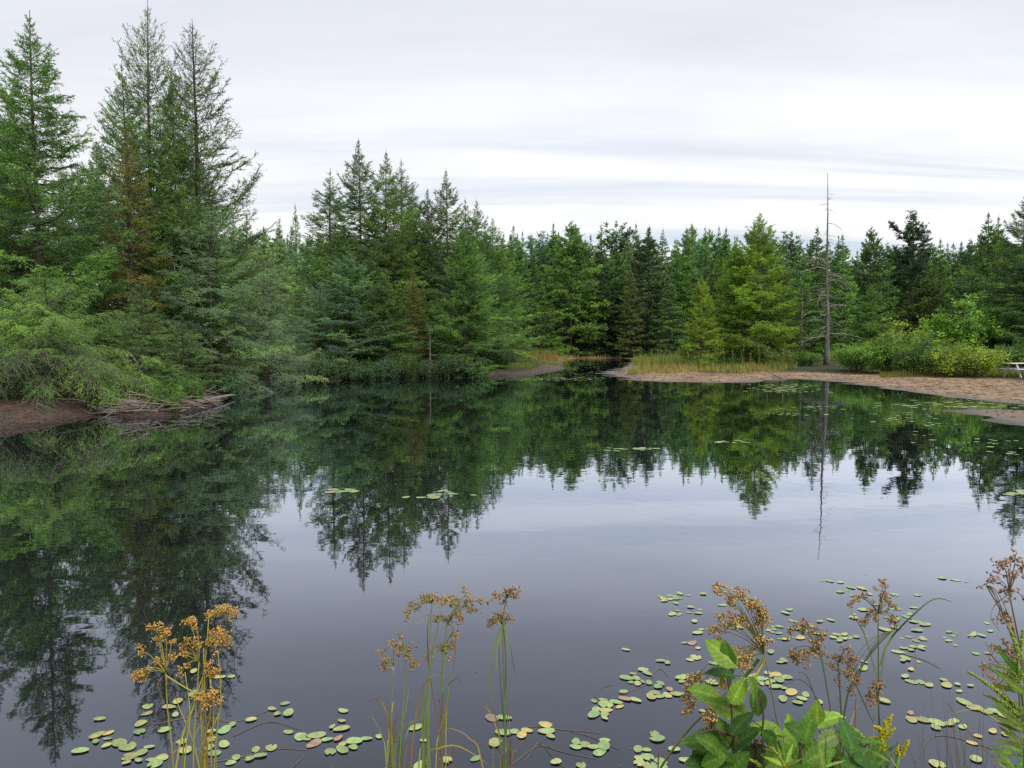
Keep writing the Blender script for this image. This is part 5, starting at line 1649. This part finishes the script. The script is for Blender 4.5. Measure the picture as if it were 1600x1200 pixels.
def alder(label, bx, Y, stems, leaves, seed):
    g = random.Random(seed)
    b = A(bx, 1200, Y)
    e = empty('alder_shrub', (b[0], Y, gz(b[0], Y)))
    tag(e, label, 'alder', 'alder shoots in the foreground')
    org = np.array(e.location)
    nodes = []
    for st in stems:
        pts = [A(x, y, Y) for x, y in st]
        if st[0][1] >= 1195:
            pts = [np.array([org[0]+(pts[0][0]-org[0])*0.4, Y, org[2]-0.05])]+pts
        c = through(pts, 14)
        nodes.append(c)
        mb = MB(); mb.add(*tubes(c-org, np.linspace(0.0045, 0.0018, len(c)), 6))
        mb.build('stem', M_ALDSTEM, e, True)
    allp = np.vstack(nodes)
    for (cx, cy_, ln, ang, col) in leaves:
        y2 = Y+g.gauss(0, 0.06)
        base = np.array(place_leaf(g.choice(ALD), e, cx, cy_, ln, ang, y2, col, g))
        # petiole back to the nearest twig
        k = np.argmin(np.linalg.norm((allp-base)*np.array([1, 0.6, 1]), axis=1))
        if np.linalg.norm(allp[k]-base) < 0.22:
            md = (allp[k]+base)/2+np.array([0, 0, 0.006])
            mb = MB(); mb.add(*tubes(curve(allp[k], md, base, 5)-org, np.linspace(0.0016, 0.0011, 5), 4))
            mb.build('leaf_stalk', M_ALDSTEM, e, True)
    return e
M_ALDSTEM = solid_mat('alder_stem', (0.05, 0.028, 0.02), (0.11, 0.07, 0.04), 30, 0.7, 0.3)
alder('leafy alder shoot with large toothed leaves under the heaviest bulrush heads', 1150, 1.85,
      [[(1150, 1200), (1146, 1150), (1143, 1110), (1138, 1070), (1134, 1030)], [(1180, 1200), (1176, 1170), (1168, 1150)], [(1190, 1200), (1190, 1150), (1193, 1120), (1188, 1085)], [(1146, 1150), (1115, 1140), (1085, 1150)]],
      [(1128, 1020, 60, 140, LG), (1137, 1026, 46, 110, MG), (1130, 1050, 50, 150, DL), (1140, 1060, 40, 250, DL), (1124, 1000, 16, 95, OLV), (1130, 1068, 22, 100, OLV), (1182, 1082, 62, -60, MG), (1186, 1100, 58, -75, DL),
       (1142, 1108, 72, 150, LG), (1106, 1157, 78, 168, MG), (1120, 1166, 74, -20, MG), (1100, 1172, 60, 205, DL), (1160, 1152, 62, 60, DL), (1158, 1128, 54, 45, DL), (1100, 1082, 50, 165, LG),
       (1153, 1082, 50, 70, LG), (1200, 1140, 52, 160, LG), (1206, 1155, 46, -40, DL), (1187, 1190, 62, 20, DL), (1172, 1180, 60, 200, DL), (1128, 1192, 62, 190, DL), (1212, 1180, 54, 100, MG), (1150, 1196, 60, 60, MG), (1095, 1192, 56, 160, DL),
       (1135, 1145, 50, 110, MG), (1112, 1188, 50, 210, MG)], 5)
alder('leafy alder shoot with a pale pleated leaf in the bottom right foreground', 1270, 1.75,
      [[(1250, 1200), (1255, 1170), (1262, 1150), (1275, 1135)], [(1300, 1200), (1294, 1165), (1280, 1142)], [(1330, 1200), (1345, 1172), (1360, 1160)]],
      [(1242, 1166, 82, 115, LG), (1258, 1186, 66, 60, LG), (1263, 1132, 58, 80, MG), (1248, 1143, 54, 140, DL), (1290, 1122, 56, 30, LG), (1277, 1115, 40, 95, LG), (1298, 1152, 46, 35, (0.20, 0.32, 0.10)), (1270, 1170, 50, 175, LG),
       (1330, 1157, 66, 100, DL), (1338, 1188, 64, 45, DL), (1282, 1178, 58, 20, MG), (1307, 1184, 52, 120, MG), (1225, 1188, 60, 150, MG), (1362, 1156, 48, 20, MG), (1355, 1188, 50, -10, DL), (1288, 1196, 60, 70, LG), (1318, 1196, 56, 160, DL), (1240, 1200, 60, 20, LG),
       (1212, 1196, 60, 200, LG), (1372, 1175, 46, 60, MG)], 6)

M_FLOWER = foliage_mat('goldenrod_flower', 0.3, low=(0.7, 0.85, 0.8), high=(1.3, 1.15, 0.9))
def plume(parent, pts, Y, g, col, rad=0.010, n=240):
    """tapering flower plume of tiny florets along an arching stalk"""
    c = through([A(x, y, Y) for x, y in pts], 12)
    org = np.array(parent.location)
    rs = MB(); rs.add(*tubes(c-org, np.linspace(0.0016, 0.0007, len(c)), 4))
    so = rs.build('flower_stalk', M_CULM, parent, True); so.color = (0.16, 0.25, 0.05, 1)
    u = g.uniform(0, 1, n)
    k = np.minimum((u*(len(c)-1)).astype(int), len(c)-2); f = u*(len(c)-1)-k
    p = c[k]*(1-f)[:, None]+c[k+1]*f[:, None]
    off = unit(g.normal(0, 1, (n, 3)))*(rad*(1.1-u)*g.uniform(0.2, 1, n))[:, None]
    p = p+off+np.array([0, 0, rad*0.25])
    d = unit(off+g.normal(0, 0.003, (n, 3))+np.array([0, 0, 0.003]))
    a = unit(np.cross(d, g.normal(0, 1, (n, 3)))); b_ = np.cross(d, a)
    l = g.uniform(0.0025, 0.005, n)[:, None]
    V = np.stack([p-d*l, p+a*l*.5, p-a*l*.25+b_*l*.43, p-a*l*.25-b_*l*.43, p+d*l], 1).reshape(-1, 3)
    bi = np.arange(n)[:, None]*5
    F = np.concatenate([bi+np.array([x]) for x in ((0, 2, 1), (0, 3, 2), (0, 1, 3), (4, 1, 2), (4, 2, 3), (4, 3, 1))])
    mb = MB(); mb.add(V-org, F, np.repeat(g.uniform(0, 1, n), 5))
    o = mb.build('flowers', M_FLOWER, so); o.color = (*col, 1); o['kind'] = 'stuff'
def goldenrod(label, bx, Y, stem, leaves, plumes, col, seed, leafcol):
    g = random.Random(seed); gn = np.random.default_rng(seed)
    b = A(bx, 1200, Y)
    e = empty('goldenrod_plant', (b[0], Y, gz(b[0], Y)))
    tag(e, label, 'goldenrod', 'goldenrod plants in the foreground')
    org = np.array(e.location)
    for st in stem:
        c = through([np.array([A(st[0][0], 1200, Y)[0], Y, org[2]-0.03])]+[A(x, y, Y) for x, y in st], 12)
        mb = MB(); mb.add(*tubes(c-org, np.linspace(0.003, 0.0016, len(c)), 6))
        o = mb.build('stem', M_CULM, e, True); o.color = (0.14, 0.22, 0.05, 1)
    for cx, cy_, ln, ang in leaves:
        place_leaf(g.choice(NAR), e, cx, cy_, ln, ang, Y+g.gauss(0, 0.04), tuple(v*g.uniform(0.75, 1.25) for v in leafcol), g, width=g.uniform(0.9, 1.3))
    for pts, n, rad in plumes:
        plume(e, pts, Y+g.gauss(0, 0.02), gn, col, rad, n)
    return e
goldenrod('goldenrod with bright yellow flower plumes right of the alder leaves', 1380, 1.8, [[(1378, 1200), (1379, 1165), (1382, 1130)]],
          [(1375, 1180, 34, 150), (1388, 1185, 36, 40), (1372, 1195, 34, 200), (1392, 1170, 30, 30), (1386, 1198, 40, 70), (1368, 1186, 30, 110), (1380, 1160, 24, 140)],
          [([(1380, 1150), (1388, 1130), (1394, 1118)], 240, 0.010), ([(1380, 1145), (1372, 1138), (1364, 1136)], 150, 0.008), ([(1380, 1165), (1366, 1155), (1352, 1158)], 200, 0.009),
           ([(1380, 1160), (1392, 1145), (1398, 1140)], 150, 0.008), ([(1381, 1170), (1376, 1155), (1378, 1145)], 200, 0.010), ([(1380, 1150), (1384, 1138), (1382, 1128)], 160, 0.008)], (0.62, 0.58, 0.04), 21, (0.17, 0.30, 0.06))
goldenrod('small goldenrod spray with yellow tip at the right of the larger one', 1405, 1.8, [[(1400, 1200), (1408, 1180), (1414, 1165)]],
          [(1402, 1196, 30, 60), (1396, 1190, 26, 120)],
          [([(1408, 1182), (1416, 1166), (1420, 1158)], 220, 0.009), ([(1405, 1180), (1402, 1172), (1404, 1166)], 80, 0.006)], (0.66, 0.60, 0.05), 22, (0.17, 0.30, 0.06))
goldenrod('budding goldenrod arching in front of the dark alder leaf', 1345, 1.78, [[(1360, 1200), (1350, 1170), (1336, 1146), (1326, 1136)]], [(1352, 1190, 28, 130)],
          [([(1352, 1162), (1340, 1145), (1326, 1136)], 180, 0.007), ([(1330, 1190), (1310, 1186), (1296, 1184)], 140, 0.006)], (0.42, 0.48, 0.06), 23, (0.17, 0.30, 0.06))
goldenrod('narrow-leaved green shoot at the bottom between the alder shrubs', 1225, 1.6, [[(1225, 1200), (1222, 1185)], [(1290, 1200), (1290, 1180)]],
          [(1222, 1185, 44, 110), (1232, 1182, 44, 65), (1214, 1190, 40, 150), (1240, 1192, 40, 30), (1285, 1186, 44, 100), (1296, 1186, 44, 70), (1302, 1193, 40, 30), (1276, 1192, 40, 150), (1225, 1172, 36, 95), (1205, 1172, 34, 135)],
          [([(1225, 1195), (1212, 1176), (1203, 1168)], 90, 0.005), ([(1190, 1200), (1180, 1192), (1172, 1188)], 90, 0.005)], (0.35, 0.45, 0.06), 24, (0.20, 0.36, 0.06))
lv = []
gg = random.Random(8)
for i in range(46):
    y = 1035+i*3.9
    sd = 1 if i % 2 else -1
    lv.append((1592+sd*gg.uniform(12, 26)+(y-1030)*0.03, y, gg.uniform(44, 66), (35 if sd > 0 else 145)+gg.uniform(-22, 22)))
goldenrod('tall budding goldenrod with many narrow leaves at the right edge', 1600, 1.65, [[(1600, 1200), (1594, 1110), (1588, 1000)]], lv,
          [([(1592, 1110), (1550, 1075), (1512, 1050)], 330, 0.007), ([(1592, 1120), (1565, 1098), (1538, 1086)], 200, 0.006), ([(1590, 1060), (1572, 1045), (1556, 1042)], 160, 0.006), ([(1589, 1040), (1596, 1005), (1598, 985)], 220, 0.008),
           ([(1590, 1070), (1600, 1040), (1604, 1020)], 200, 0.007), ([(1590, 1030), (1584, 1000), (1574, 978)], 200, 0.007)], (0.36, 0.46, 0.08), 25, (0.15, 0.29, 0.05))
print('objects', len(bpy.data.objects), 'tris', sum(len(m.loops)-2*len(m.polygons) for m in bpy.data.meshes))
